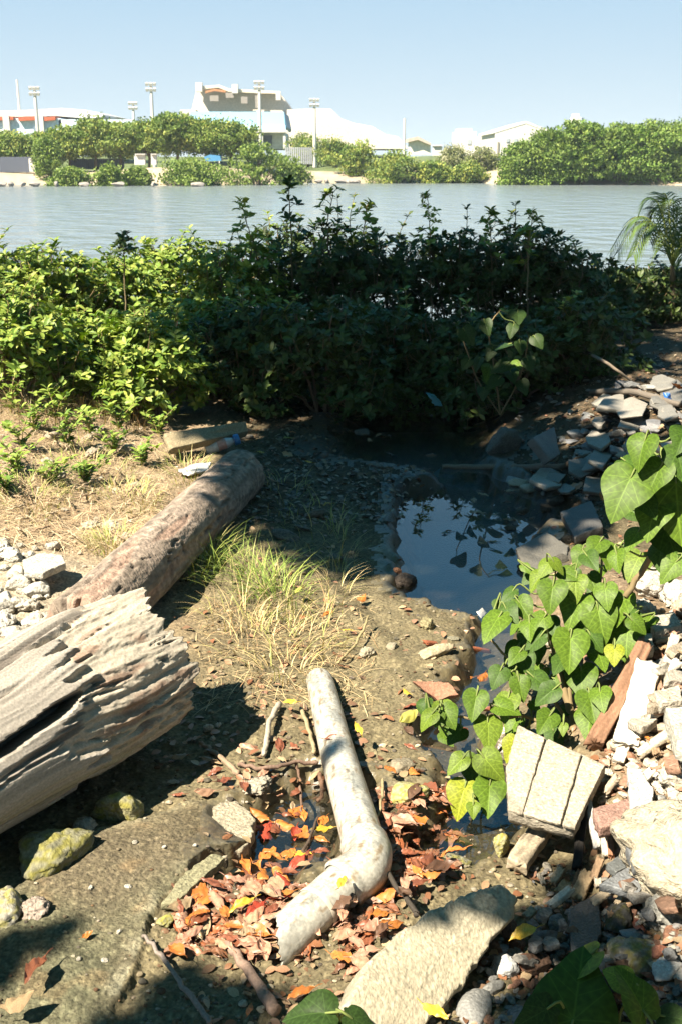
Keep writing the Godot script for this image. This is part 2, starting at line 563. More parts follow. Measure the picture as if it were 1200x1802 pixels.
func tube(b: MB, pts: Array, radii: Array, sides: int, col: Color, rough := 0.0, cap := true) -> void:
	var first := b.v.size()
	var side := Vector3.UP
	var rows := pts.size()
	for k in rows:
		var d: Vector3 = (pts[mini(k + 1, rows - 1)] - pts[maxi(k - 1, 0)]).normalized()
		if k == 0 and absf(d.y) > 0.9: side = Vector3.RIGHT
		var e1 := (side - d * side.dot(d)).normalized()
		var e2 := d.cross(e1)
		side = e1
		for j in sides:
			var an := TAU * j / sides
			var o := e1 * cos(an) + e2 * sin(an)
			var rr: float = radii[k] * (1.0 + rough * n2.get_noise_3dv(pts[k] * 30 + o * 2.0))
			var s := 0.85 + 0.3 * n2.get_noise_3dv(pts[k] * 25 + o * 3.0)
			b.add(pts[k] + o * rr, Color(col.r * s, col.g * s, col.b * s))
	b.grid(first, rows, sides, true)
	if cap:
		for e in [0, rows - 1]:
			var ce := b.add(pts[e], col)
			for j in sides:
				var a: int = first + e * sides + j
				var c: int = first + e * sides + (j + 1) % sides
				if e == 0: b.tri(ce, a, c)
				else: b.tri(ce, c, a)
func bend(pts: Array, per := 5, wob := 0.0) -> Array:         # a smooth run through the points
	var cu := Curve3D.new()
	for k in pts.size():
		var t: Vector3 = (pts[mini(k + 1, pts.size() - 1)] - pts[maxi(k - 1, 0)]) / 6.0
		cu.add_point(pts[k], -t, t)
	var out := []
	for k in per * (pts.size() - 1) + 1:
		var p := cu.samplef(float(k) / per)
		if wob > 0.0:
			p += Vector3(n2.get_noise_2d(k * 9.0, pts[0].x * 50), n2.get_noise_2d(k * 9.0, 40 + pts[0].z * 50), n2.get_noise_2d(k * 9.0, 90)) * wob
		out.append(p)
	return out
func taper(n: int, a: float, b: float) -> Array:
	var out := []
	for k in n: out.append(lerpf(a, b, float(k) / maxf(1, n - 1)))
	return out

# a split board: a rough rectangle swept along, its ends splintered
func plank_mesh(l: float, w: float, t: float, sd: int, splinter: float, dark: float) -> ArrayMesh:
	var b := MB.new()
	var rows := 26
	var prof := []
	for k in 9: prof.append(Vector2(-0.5 + k / 8.0, 0.5))
	for k in 3: prof.append(Vector2(0.5, 0.25 - 0.25 * k))
	for k in 9: prof.append(Vector2(0.5 - k / 8.0, -0.5))
	for k in 3: prof.append(Vector2(-0.5, -0.25 + 0.25 * k))
	prof.reverse()
	var o := sd * 5.7
	for r in rows:
		var u := -0.5 + float(r) / (rows - 1)
		for k in prof.size():
			var p: Vector2 = prof[k]
			var groove := n2.get_noise_2d(p.x * 30.0 + o + (9 if p.y > 0 else 0), u * 2.5)
			var e := splinter * (0.5 + 0.5 * n2.get_noise_2d(p.x * 24.0 + o, p.y * 9.0 + (5 if u > 0 else 0)))
			var z := u * (l - e * 2.0) 
			var wob := n1.get_noise_2d(u * 5.0 + o, 3.0) * 0.08
			var g := t * 0.12 * groove
			var s := 1.0 - dark * (0.5 - 0.9 * groove) + 0.15 * n2.get_noise_2d(p.x * 40 + o, u * 8)
			var edge := 0.94 if absf(p.x) > 0.49 and absf(p.y) > 0.49 else 1.0
			b.add(Vector3((p.x * edge + wob) * w, p.y * edge * t + g * signf(p.y), z), Color(s, s * 0.99, s * 0.97))
	b.grid(0, rows, prof.size(), true)
	for e in [0, rows - 1]:
		var ce := b.add(Vector3(0, 0, b.v[e * prof.size()].z * 0.97), Color(0.7, 0.66, 0.6))
		for j in prof.size():
			var a: int = e * prof.size() + j
			var c: int = e * prof.size() + (j + 1) % prof.size()
			if e == 0: b.tri(ce, a, c)
			else: b.tri(ce, c, a)
	# keep the faces turned outwards
	var mid := b.i[0]
	var f := (b.v[b.i[2]] - b.v[mid]).cross(b.v[b.i[1]] - b.v[mid])
	if f.dot(Vector3(b.v[mid].x, b.v[mid].y, 0)) < 0:
		for k in range(0, b.i.size(), 3):
			var q := b.i[k + 1]
			b.i[k + 1] = b.i[k + 2]
			b.i[k + 2] = q
	return b.mesh()

# small oval leaf, base at the origin, tip towards +z
func oval_leaf(wide: float, fold: float, droop: float, col := Color.WHITE) -> ArrayMesh:
	var b := MB.new()
	var w := [0.05, 0.36, 0.5, 0.42, 0.02]
	for r in 5:
		var z := r / 4.0
		for k in 3:
			var x: float = (k - 1) * w[r] * wide
			var s := 1.12 if k == 1 else 1.0
			b.add(Vector3(x, absf(x) * fold - droop * z * z, z), Color(col.r * s, col.g * s, col.b * s))
	b.grid(0, 5, 3)
	return b.mesh()
func fallen_leaf_mesh(sd: int) -> ArrayMesh:
	var r := RandomNumberGenerator.new()
	r.seed = sd * 97
	var curl := r.randf_range(-0.8, 0.9)
	var droop := r.randf_range(-0.4, 0.45)
	var wide := r.randf_range(0.34, 0.66)
	var r_tw := r.randf_range(-0.9, 0.9)
	var b := MB.new()
	var rows := 10
	for k in rows:
		var z := float(k) / (rows - 1)
		var w: float = sin(pow(z, 0.85) * PI) * 0.5 * wide + (0.015 if k == 0 else 0.0)
		w *= 1.0 + 0.12 * n2.get_noise_2d(z * 12, sd * 9)
		for j in 7:
			var u := (j - 3) / 3.0
			var x := u * w
			var y := curl * x * x * 2.2 - droop * (z - 0.5) * (z - 0.5) + 0.12 * n1.get_noise_2d(x * 8 + sd * 5, z * 8) + r_tw * x * (z - 0.5)
			var s := 0.9 + 0.35 * n2.get_noise_2d(x * 14 + sd, z * 14)
			if j == 3: s *= 1.18
			b.add(Vector3(x, y, z - 0.5), Color(s, s, s))
	b.grid(0, rows, 7)
	var stem := bend([Vector3(0, b.v[3].y, -0.5), Vector3(0.02, b.v[3].y + 0.04, -0.62), Vector3(0.06, b.v[3].y + 0.05, -0.75)], 2)
	tube(b, stem, taper(stem.size(), 0.02, 0.012), 4, Color(0.8, 0.8, 0.8))
	return b.mesh()
# heart-shaped leaf, stalk end at the origin, tip towards +z
func heart_mesh(sd: int) -> ArrayMesh:
	var r := RandomNumberGenerator.new()
	r.seed = sd * 131
	var rad := Curve.new()
	rad.max_value = 2.0
	for q in [[0, 1.0], [7, 0.9], [18, 0.74], [35, 0.63], [60, 0.58], [90, 0.53], [120, 0.46], [150, 0.36], [168, 0.25], [180, 0.1]]:
		rad.add_point(Vector2(q[0] / 180.0, q[1]))
	var fold := r.randf_range(0.1, 0.42)
	var droop := r.randf_range(0.12, 0.4)
	var wave := r.randf_range(0.01, 0.03)
	var wid := r.randf_range(0.85, 1.1)
	var b := MB.new()
	var n := 36
	var first := 0
	for k in 6:
		var f := [0.0, 0.12, 0.35, 0.6, 0.82, 1.0][k] as float
		for j in n:
			var an := TAU * j / n
			var a2 := rad_to_deg(minf(an, TAU - an))
			var rr := rad.sample_baked(a2 / 180.0) * f
			if sd % 3 == 0 and f > 0.7: rr *= 1.0 - 0.22 * exp(-pow((an - 0.9 - 0.4 * sd) * 5.0, 2.0)) - 0.12 * exp(-pow((an - 4.6) * 7.0, 2.0))
			var x := sin(an) * rr * wid
			var z := cos(an) * rr
			var y := fold * absf(x) * (1.0 - 0.3 * f) - droop * (maxf(z, 0.0) * maxf(z, 0.0)) - 0.25 * x * x + wave * f * f * f * sin(an * 4.0 + sd)
			b.add(Vector3(x, y, z), Color.WHITE, Vector2((x / wid + 0.7) / 1.4, (z + 0.4) / 1.4))
	b.grid(first, 6, n, true)
	return b.mesh()
func facing(x: Vector3, y: Vector3, z: Vector3, s: float) -> Basis:
	return Basis(x * s, y * s, z * s)
# a leaf's basis: tip towards that photo angle (0 down, + right), its face turned to n
func leaf_basis(n: Vector3, ang: float, s: float) -> Basis:
	var u := Vector3(0, cos(PITCH), -sin(PITCH))
	var a := deg_to_rad(ang)
	var tip := Vector3.RIGHT * sin(a) - u * cos(a)
	var z := (tip - n * tip.dot(n)).normalized()
	return facing(n.cross(z), n, z, s)

var rocks := {}
func rock(sort: String, px: float, py: float, size: Vector3, col: Color, label: String, group := "", sink := 0.35, yaw := -1.0, called := "", cat := "stone", tilt := 0.25) -> MeshInstance3D:
	var list: Array = rocks[sort]
	var m: Mesh = list[R.randi() % list.size()]
	var p := gp(px, py, size.y * (0.5 - sink))
	if gp(px, py).y < PUDDLE_Y - 0.02: p = at(px, py, PUDDLE_Y + size.y * 0.12)
	var bs := Basis(Vector3.UP, yaw if yaw >= 0 else R.randf() * TAU) * Basis(Vector3.RIGHT, R.randf_range(-tilt, tilt)) * Basis(Vector3.BACK, R.randf_range(-tilt, tilt))
	bs = bs * Basis.from_scale(size)
	var mm := {"coral": M.coral, "chunk": M.stone, "mossy": M.stone, "slate": M.slate, "brick": M.brick, "pebble": M.stone}[sort] as StandardMaterial3D
	var o := obj(called if called else "stone", m, tinted(mm, col), null, Transform3D(bs, p))
	tag(o, label, cat, group)
	return o
func make_rocks() -> void:
	make_ico(3)
	rocks.chunk = []; rocks.coral = []; rocks.mossy = []; rocks.slate = []; rocks.brick = []; rocks.pebble = []
	for k in 6:
		rocks.chunk.append(rock_mesh(11 + k, 14, 0.08, 0.05))
		rocks.coral.append(rock_mesh(31 + k, 8, 0.22, 0.14, 0.0, 10.0))
		rocks.mossy.append(rock_mesh(51 + k, 9, 0.12, 0.09, 0.85))
		rocks.slate.append(rock_mesh(71 + k, 14, 0.03, 0.03, 0.0, 34.0))
		rocks.brick.append(rock_mesh(91 + k, 12, 0.04, 0.05, 0.0, 26.0))
		rocks.pebble.append(rock_mesh(111 + k, 5, 0.12, 0.03, 0.0, 8.0))
# flat piece drawn by its corners in the photo, lying on the ground under them (lift raises it, tilt per corner adds height)
func flat(called: String, corners: Array, th: float, lift: float, m: StandardMaterial3D, col: Color, label: String, cat: String, group := "", jag := 0.004, rough := 0.002, step := 0.008, parent: Node3D = null, shade := 0.15) -> MeshInstance3D:
	var ce := Vector2.ZERO
	for q in corners: ce += Vector2(q[0], q[1])
	ce /= corners.size()
	var y0 := maxf(gp(ce.x, ce.y).y, PUDDLE_Y - 0.04) + lift
	var pts := []
	for q in corners:
		pts.append(at(q[0], q[1], y0 + (q[2] if q.size() > 2 else 0.0)))
	var mid := Vector3.ZERO
	for p in pts: mid += p
	mid /= pts.size()
	var nn := Vector3.ZERO
	for k in pts.size():
		nn += (pts[k] - mid).cross(pts[(k + 1) % pts.size()] - mid)
	nn = nn.normalized()
	if nn.y < 0: nn = -nn
	for k in pts.size(): pts[k] -= mid
	var o := obj(called, slab_mesh(pts, nn, th, step, jag, rough, shade, 0.12, int(ce.x)), tinted(m, col), parent, Transform3D(Basis.IDENTITY, mid))
	if not parent: tag(o, label, cat, group)
	return o
# a board laid between two photo points
func board(called: String, a: Array, b: Array, w: float, t: float, col: Color, label: String, cat := "plank", group := "", splinter := 0.03, dark := 0.35, roll := 0.0) -> MeshInstance3D:
	var p := gp(a[0], a[1], a[2])
	var q := gp(b[0], b[1], b[2])
	var z := (q - p).normalized()
	var x := Vector3.UP.cross(z).normalized()
	var bs := Basis(x, z.cross(x), z) * Basis(Vector3.BACK, roll)
	var o := obj(called, plank_mesh(p.distance_to(q), w, t, int(a[0]) + int(a[1]), splinter, dark), tinted(M.wood, col), null, Transform3D(bs, (p + q) * 0.5))
	tag(o, label, cat, group)
	return o
func stick(called: String, list: Array, r0: float, r1: float, col: Color, label: String, cat := "stick", group := "", wob := 0.006) -> MeshInstance3D:
	var pts := []
	for q in list:
		var sp := gp(q[0], q[1], q[2] if q.size() > 2 else r0)
		pts.append(sp if sp.y > PUDDLE_Y else at(q[0], q[1], PUDDLE_Y + r0 * 0.6))
	var o0: Vector3 = pts[0]
	for k in pts.size(): pts[k] -= o0
	var run := bend(pts, 6, wob)
	var b := MB.new()
	tube(b, run, taper(run.size(), r0, r1), 7, Color.WHITE, 0.35)
	var o := obj(called, b.mesh(), tinted(M.wood, col), null, Transform3D(Basis.IDENTITY, o0))
	tag(o, label, cat, group)
	return o

# ---------- setting ----------
func ground_color(x: float, z: float, h: float) -> Color:
	var d := -z
	var a := n1.get_noise_2d(x * 2.2, z * 2.2)
	var f := n2.get_noise_2d(x * 7, z * 7)
	var s := n3.get_noise_2d(x * 45, z * 45)
	var c := Color(0.20, 0.168, 0.10)
	if d > 60.0:
		c = Color(0.62, 0.5, 0.36).lerp(Color(0.16, 0.2, 0.07), sm(92.0, 108.0, d + 10.0 * n1.get_noise_2d(x * 0.2, z * 0.2)))
		return c * (1.0 + 0.3 * n2.get_noise_2d(x, z))
	if d > 10.0 and h < -0.1:
		return Color(0.06, 0.06, 0.045)
	# dry straw-coloured earth on the left, pale crushed rubble nearer
	c = c.lerp(Color(0.36, 0.27, 0.175), sm(-0.35, -0.85, x + 0.1 * a + 0.05 * d - 0.2) * sm(2.8, 3.4, d))
	c = c.lerp(Color(0.42, 0.36, 0.27), sm(-0.6, -0.85, x + 0.12 * f) * sm(2.4, 2.8, d) * (1.0 - sm(3.9, 4.5, d + 0.3 * a)))
	c = c.lerp(Color(0.26, 0.19, 0.125), sm(0.5, 0.75, x + 0.1 * f) * (1.0 - sm(3.3, 4.0, d)))
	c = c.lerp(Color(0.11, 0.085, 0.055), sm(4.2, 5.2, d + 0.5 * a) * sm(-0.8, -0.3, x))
	if d < 2.9 and x < 0.1:
		var e := inside_plate(Vector2(x, z))
		var p := Color(0.175, 0.168, 0.105).lerp(Color(0.155, 0.13, 0.085), sm(-0.2, 0.5, a + 0.6 * sm(-2.0, -2.4, z)))
		p = p.lerp(Color(0.22, 0.145, 0.075), 0.4 * sm(0.1, 0.5, f))
		p = p.lerp(Color(0.36, 0.34, 0.24), 0.6 * sm(0.05, 0.0, e) * sm(0.0, 0.35, f + a))
		c = c.lerp(p, sm(-0.005, 0.005, e) * sm(2.6, 2.2, d))
	var k := 1.0 + 0.22 * f + 0.2 * s + 0.15 * a
	if s > 0.42: k *= 1.4
	var w := wet(x, z)
	c = c.lerp(Color(c.r * 0.45, c.g * 0.44, c.b * 0.42), w)
	c = c.lerp(Color(0.018, 0.015, 0.01), sm(PUDDLE_Y - 0.02, PUDDLE_Y - 0.10, h))
	return Color(c.r * k, c.g * k, c.b * k)

func make_ground() -> void:
	var ds := [-60.0, -25.0, -10.0, -4.0, -1.5, 0.0, 0.5, 0.8, 1.0]
	var an := 0.95
	while true:
		var d := EYE.y / tan(an)
		if d > 13.0: break
		if d > 1.0: ds.append(d)
		an -= 0.0017
	ds.append_array([14.0, 17.0, 22.0, 30.0, 45.0, 60.0, 70.0])
	for k in 32: ds.append(76.0 + k * 1.4)
	ds.append_array([124.0, 132.0, 145.0, 165.0, 200.0, 260.0, 360.0, 600.0])
	var ss := []
	for q in [-30.0, -12.0, -5.0, -3.0, -2.0, -1.4, -1.0, -0.75, -0.58, -0.48]: ss.append(q)
	for k in 291: ss.append(-0.42 + k * 0.84 / 290.0)
	for q in [0.48, 0.58, 0.75, 1.0, 1.4, 2.0, 3.0, 5.0, 12.0, 30.0]: ss.append(q)
	var b := MB.new()
	for d in ds:
		var w: float = maxf(d, 1.0) if d > 0 else maxf(1.0, -d * 0.5)
		for s in ss:
			var x: float = s * w
			var h := H(x, -d)
			b.add(Vector3(x, h, -d), ground_color(x, -d, h))
	b.grid(0, ds.size(), ss.size())
	# split: bare dry earth, and the wet mud that shines
	var dry := PackedInt32Array()
	var moist := PackedInt32Array()
	for k in range(0, b.i.size(), 6):
		var p := b.v[b.i[k]]
		var m := -p.z < 7.0 and p.z < -1.0 and (wet(p.x, p.z) + 0.35 * n2.get_noise_2d(p.x * 9, p.z * 9) > 0.35)
		for j in 6:
			if m: moist.append(b.i[k + j])
			else: dry.append(b.i[k + j])
	b.i = dry
	var all := MB.new()
	all.v = b.v; all.c = b.c; all.t = b.t
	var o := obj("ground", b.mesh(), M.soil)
	tag(o, "bare earth bank sloping from the rubble down to the lagoon", "ground", "", "structure")
	var keep := {}
	var small := MB.new()
	for k in moist:
		if not keep.has(k):
			keep[k] = small.add(b.v[k], b.c[k])
		small.i.append(keep[k])
	tag(obj("wet_mud", small.mesh(), M.mud), "dark wet mud round the edges of the puddle", "mud", "", "structure")

func make_water() -> void:
	var b := MB.new()
	for q in [[-0.42, -1.75], [-0.42, -9.2], [2.4, -9.2], [2.4, -1.75]]:
		b.add(Vector3(q[0], PUDDLE_Y, q[1]))
	b.tri(0, 1, 2); b.tri(0, 2, 3)
	tag(obj("puddle_water", b.mesh(), M.puddle), "still dark water in the puddle reflecting blue sky", "water", "", "structure")
	var l := MB.new()
	for q in [[-160.0, -9.4], [-160.0, -112.0], [160.0, -112.0], [160.0, -9.4]]:
		l.add(Vector3(q[0], LAGOON_Y, q[1]), Color.WHITE, Vector2(q[0] / 11.0, q[1] / 14.0))
	l.tri(0, 1, 2); l.tri(0, 2, 3)
	tag(obj("lagoon_water", l.mesh(), M.lagoon), "rippled grey blue lagoon in front of the far shore", "water", "", "structure")

# ---------- the far shore ----------
func leaf_clump(n: int, sd: int) -> ArrayMesh:
	var r := RandomNumberGenerator.new()
	r.seed = sd
	var b := MB.new()
	for k in n:
		var ce := Vector3(r.randfn(), r.randfn(), r.randfn()) * 0.32
		var nn := Vector3(r.randfn(), absf(r.randfn()) + 0.4, r.randfn()).normalized()
		var t := nn.cross(Vector3(r.randfn(), r.randfn(), r.randfn())).normalized()
		var w := nn.cross(t)
		var s := r.randf_range(0.16, 0.3)
		var f := b.v.size()
		var g := r.randf_range(0.75, 1.2)
		for q in [[-1.0, 0.0], [0.0, 0.55], [1.0, 0.0], [0.0, -0.55]]:
			b.add(ce + t * q[0] * s + w * q[1] * s, Color(g, g, g))
		b.tri(f, f + 1, f + 2); b.tri(f, f + 2, f + 3)
	return b.mesh(false)
var clumps := []
func tree(called: String, px: float, base_py: float, top_py: float, wpx: float, d: float, cols: Array, label: String, cat: String, group: String, n: int, low := 0.25, size := 0.42, lobes := 9) -> void:
	var p := far(px, base_py, d)
	p.y = minf(p.y, H(p.x, p.z))
	var top := far(px, top_py, d).y - p.y
	var w := wpx / FOC * d
	var o := base(called, p, label, cat, group)
	var b := MB.new()
	var lo := top * low
	var tr := maxf(0.06, top * 0.025)
	tube(b, bend([Vector3.ZERO, Vector3(0.1, lo * 0.6, 0.05), Vector3(0.15, lo + top * 0.2, 0), Vector3(0.1, top * 0.75, 0.1)], 3), taper(10, tr * 1.5, tr * 0.4), 7, Color(0.16, 0.12, 0.08), 0.2)
	var lb := []
	for k in lobes:
		var f := (k + 0.5) / lobes
		var an := k * 2.4 + px
		var rr := sqrt(R.randf()) * 0.36 if k < lobes - 2 else R.randf() * 0.15
		var y := lerpf(lo + top * 0.12, top * 0.86, pow(f, 0.8) if low > 0.1 else f)
		var spread := 1.0 - 0.55 * pow(maxf(0.0, y / top - 0.45) / 0.55, 2.0)
		lb.append([Vector3(cos(an) * rr * w * spread, y, sin(an) * rr * w * 0.8 * spread), Vector3(w * R.randf_range(0.2, 0.3), top * R.randf_range(0.12, 0.2), w * R.randf_range(0.18, 0.26))])
		var c: Vector3 = lb[-1][0]
		tube(b, bend([Vector3(0.12, minf(lo, c.y * 0.7), 0), c * Vector3(0.5, 0.8, 0.5), c], 3), taper(7, tr * 0.7, tr * 0.2), 5, Color(0.15, 0.11, 0.075), 0.2)
	obj("trunk", b.mesh(), M.stem, o)
	var xf := []
	var cc := []
	for k in n:
		var l: Array = lb[R.randi() % lb.size()]
		var dv := Vector3(R.randfn(), R.randfn(), R.randfn()).normalized()
		var q: Vector3 = l[0] + dv * l[1] * pow(R.randf(), 0.35)
		if q.y < 0.05: q.y = R.randf_range(0.05, 0.3)
		if q.y > top: continue
		var s := size * R.randf_range(0.7, 1.3)
		xf.append(Transform3D(Basis.from_euler(Vector3(R.randf() * 0.6, R.randf() * TAU, R.randf() * 0.6)).scaled(Vector3(s, s, s)), q))
		cc.append(vary(cols[R.randi() % cols.size()], 0.25))
	scatter("crown", o, clumps[R.randi() % 3], M.far_leaf, xf, cc)

func wall_box(called: String, parent: Node3D, px0: float, px1: float, py0: float, py1: float, d: float, depth: float, col: Color, m: StandardMaterial3D) -> MeshInstance3D:
	var a := far(px0, py1, d)
	var c := far(px1, py0, d)
	var b := MB.new()
	b.box(Vector3((a.x + c.x) / 2, (a.y + c.y) / 2, -d - depth / 2) - parent.position, Vector3(c.x - a.x, c.y - a.y, depth), Basis.IDENTITY, col)
	return obj(called, b.mesh(false), m, parent)
# an outline of the photo stood up at its distance and given depth
func prism(called: String, parent: Node3D, list: Array, d: float, depth: float, col: Color, m: StandardMaterial3D, batter := 0.0) -> MeshInstance3D:
	var pl := PackedVector2Array()
	for q in list:
		var p := far(q[0], q[1], d)
		pl.append(Vector2(p.x, p.y))
	if Geometry2D.is_polygon_clockwise(pl): pl.reverse()
	var b := MB.new()
	var n := pl.size()
	var low := 1e9
	for p in pl: low = minf(low, p.y)
	for r in 2:
		for p in pl:
			b.add(Vector3(p.x, p.y, -d - r * depth - (batter * (p.y - low) * (1 - r))) - parent.position, col)
	for k in n:
		var j := (k + 1) % n
		b.tri(k, n + k, n + j); b.tri(k, n + j, j)
	var t := Geometry2D.triangulate_polygon(pl)
	for k in range(0, t.size(), 3):
		var a := t[k]; var c := t[k + 1]; var e := t[k + 2]
		if (pl[c] - pl[a]).cross(pl[e] - pl[a]) > 0:
			var s := c; c = e; e = s
		b.tri(a, c, e); b.tri(n + a, n + e, n + c)
	return obj(called, b.mesh(false), m, parent)

func make_far_shore() -> void:
	for k in 3: clumps.append(leaf_clump(16, 7 + k))
	var white := Color(0.6, 0.58, 0.54)
	# the stone fortress
	var f := base("stone_fortress", far(480, 262, 200), "pale stone fortress with sloping walls rising behind the blue roofed hall", "fortress")
	prism("bastion_wall", f, [[333, 262], [336, 196], [344, 158], [352, 156], [385, 153], [402, 160], [458, 163], [490, 164], [498, 170], [512, 190], [520, 262]], 200, 22, Color(0.56, 0.49, 0.42), M.wall, 0.15)
	prism("parapet", f, [[348, 156.5], [352, 152], [386, 149], [403, 155.5], [458, 159], [490, 160.5], [490, 164.5], [458, 164], [402, 161], [385, 154], [352, 157.5]], 199.6, 23, Color(0.74, 0.64, 0.52), M.wall)
	prism("brick_arch", f, [[362, 160], [378, 156], [398, 159], [398, 163], [378, 160], [362, 164]], 199.3, 0.8, Color(0.45, 0.22, 0.11), M.wall)
	for q in [[370, 385, 168, 178], [398, 412, 163, 172], [425, 436, 170, 182], [450, 460, 168, 190]]:
		wall_box("weathered_panel", f, q[0], q[1], q[2], q[3], 199.2, 0.6, Color(0.3, 0.27, 0.24), M.wall)
	for q in [[345, 356, 145], [409, 419, 148], [486, 494, 160]]:
		wall_box("sentry_box", f, q[0], q[1], q[2], q[2] + 16, 199.0, 1.4, white, M.wall)
	prism("ramp_wall", f, [[505, 262], [505, 192], [560, 190], [583, 191], [600, 208], [622, 216], [655, 222], [678, 236], [700, 240], [720, 262]], 196, 26, Color(0.56, 0.5, 0.43), M.wall, 0.2)
	prism("outwork_wall", f, [[560, 262], [566, 215], [620, 222], [640, 232], [668, 240], [680, 262]], 190, 6, Color(0.52, 0.46, 0.39), M.wall, 0.2)
	wall_box("terrace_block", f, 320, 345, 193, 262, 198, 8, white, M.wall)
	# the blue-roofed hall
	var h := base("blue_roofed_hall", far(440, 262, 132), "low white hall with a long pale blue roof behind the trees", "building")
	prism("roof", h, [[334, 196], [500, 196.5], [503, 229], [336, 227]], 132, 0.5, Color(0.3, 0.52, 0.68), M.metal, 0.9)
	prism("gable", h, [[500.5, 197], [506, 224], [503.5, 229]], 132.3, 12, Color(0.05, 0.13, 0.2), M.metal)
	wall_box("eave", h, 334, 507, 229, 233, 131.3, 1.2, white, M.wall)
	wall_box("wall", h, 338, 502, 233, 262, 132.6, 10, white, M.wall)
	wall_box("door", h, 465, 479, 238, 256, 132.4, 0.15, Color(0.08, 0.08, 0.1), M.metal)
	wall_box("post", h, 459, 463, 233, 262, 131.5, 0.3, white, M.wall)
	wall_box("post", h, 499, 503, 233, 262, 131.5, 0.3, white, M.wall)
	# the stadium
	var s := base("stadium", far(80, 262, 150), "stadium with a white curved roof and red band behind the left trees", "stadium")
	prism("roof", s, [[-60, 198], [0, 195], [60, 193], [110, 190], [150, 193], [184, 201], [176, 207], [150, 208], [100, 204], [40, 205], [-60, 209]], 148, 16, white, M.wall)
	for q in [[-60, 24], [33, 68], [78, 98]]:
		prism("red_band", s, [[q[0], 206], [q[1], 205], [q[1], 211], [q[0], 213]], 146, 10, Color(0.45, 0.12, 0.06), M.wall)
	wall_box("wall", s, -60, 108, 208, 262, 146.5, 12, Color(0.6, 0.7, 0.8), M.wall)
	wall_box("side_wall", s, 108, 240, 210, 262, 146.5, 10, Color(0.58, 0.68, 0.78), M.wall)
	for q in [13, 73]: wall_box("pier", s, q - 3, q + 3, 204, 262, 145.9, 0.8, white, M.wall)
	# lamp masts
	var masts := [[68, 153, 240, 1, 110, "tallest lamp mast in front of the stadium roof"], [270, 146, 225, 1, 112, "lamp mast rising above the middle of the tree row"], [237, 180, 225, 1, 128, "short lamp mast just left of a taller one above the trees"], [459, 143, 258, 1, 112, "white lamp mast standing in front of the fortress and blue roof"], [554, 174, 262, 1, 118, "lamp mast in front of the fortress ramp"], [38, 140, 230, 0, 150, "thin bare white mast above the stadium roof"], [711, 208, 245, 0, 150, "bare white mast by the end of the fortress slope"]]
	for q in masts:
		var p := far(q[0], q[2], q[4])
		p.y = minf(p.y, 1.0)
		var o := base("lamp_mast" if q[3] else "bare_mast", p, "%s" % q[5], "lamp mast" if q[3] else "mast", "white masts along the far shore")
		var top := far(q[0], q[1], q[4]).y - p.y
		var b := MB.new()
		tube(b, [Vector3.ZERO, Vector3(0, top * 0.5, 0), Vector3(0, top, 0)], [0.2, 0.17, 0.13], 8, white)
		obj("pole", b.mesh(), M.metal, o)
		if q[3]:
			var c := MB.new()
			c.box(Vector3(0, top - 0.15, 0), Vector3(0.95, 0.08, 0.08), Basis.IDENTITY, white)
			c.box(Vector3(0, top - 0.65, 0), Vector3(0.9, 0.08, 0.08), Basis.IDENTITY, white)
			obj("crossbar", c.mesh(false), M.metal, o)
			for y in [0.0, -0.5]:
				for x in [-0.36, 0.0, 0.36]:
					var l := MB.new()
					l.box(Vector3(x, top - 0.12 + y, 0.16), Vector3(0.26, 0.28, 0.2), Basis(Vector3.RIGHT, 0.4), white)
					obj("floodlight", l.mesh(false), M.metal, o)
	for q in [[60, 70], [118, 130], [142, 154], [166, 178], [190, 202]]:
		wall_box("window", s, q[0], q[1], 222, 230, 146.3, 0.1, Color(0.16, 0.2, 0.26), M.glass)
	for q in [[345, 352], [358, 365], [371, 378]]:
		wall_box("window", h, q[0], q[1], 238, 246, 132.4, 0.12, Color(0.2, 0.23, 0.27), M.glass)
	# houses on the right and in the middle
	var w1 := base("flat_roofed_house", far(820, 270, 170), "small white flat roofed house right of the red roofed hut", "house", "")
	wall_box("wall", w1, 803, 838, 231, 275, 170, 8, white, M.wall)
	wall_box("roof_box", w1, 806, 830, 226, 231, 170.5, 5, white, M.wall)
	wall_box("annex", w1, 838, 872, 240, 275, 168, 7, white, M.wall)
	wall_box("window", w1, 822, 829, 246, 254, 169.9, 0.1, Color(0.3, 0.33, 0.36), M.glass)
	wall_box("dark_chimney", w1, 865, 868, 234, 243, 168, 0.8, Color(0.1, 0.12, 0.2), M.metal)
	var w2 := base("white_warehouse", far(920, 272, 150), "big white gabled warehouse beside the dense mangroves", "warehouse", "")
	prism("wall", w2, [[870, 276], [870, 232], [925, 216], [975, 236], [975, 276]], 150, 14, white, M.wall)
	prism("roof", w2, [[866, 235], [925, 217], [980, 238], [980, 234.5], [925, 213], [866, 231]], 149.95, 15, white, M.metal)
	for q in [[890, 896], [904, 910], [934, 940], [950, 956]]:
		wall_box("window", w2, q[0], q[1], 244, 250, 149.9, 0.1, Color(0.3, 0.33, 0.36), M.glass)
	wall_box("door", w2, 874, 878, 250, 272, 149.9, 0.1, Color(0.2, 0.18, 0.14), M.metal)
	var w3 := base("domed_tower", far(1013, 240, 160), "little white tower top showing above the dense mangroves", "tower", "")
	wall_box("wall", w3, 1005, 1022, 206, 250, 160, 2, white, M.wall)
	wall_box("cap", w3, 1008, 1019, 200, 206, 160.3, 1.4, white, M.wall)
	var w4 := base("red_roofed_hut", far(752, 270, 140), "small hut with brown sloping roof between far bushes", "hut", "")
	prism("roof", w4, [[718, 244], [735, 240], [758, 252], [758, 256], [735, 246], [718, 250]], 139.4, 6, Color(0.5, 0.42, 0.36), M.wall)
	prism("wall", w4, [[722, 272], [722, 247], [735, 245], [757, 256], [757, 272]], 140, 5, Color(0.75, 0.7, 0.62), M.wall)
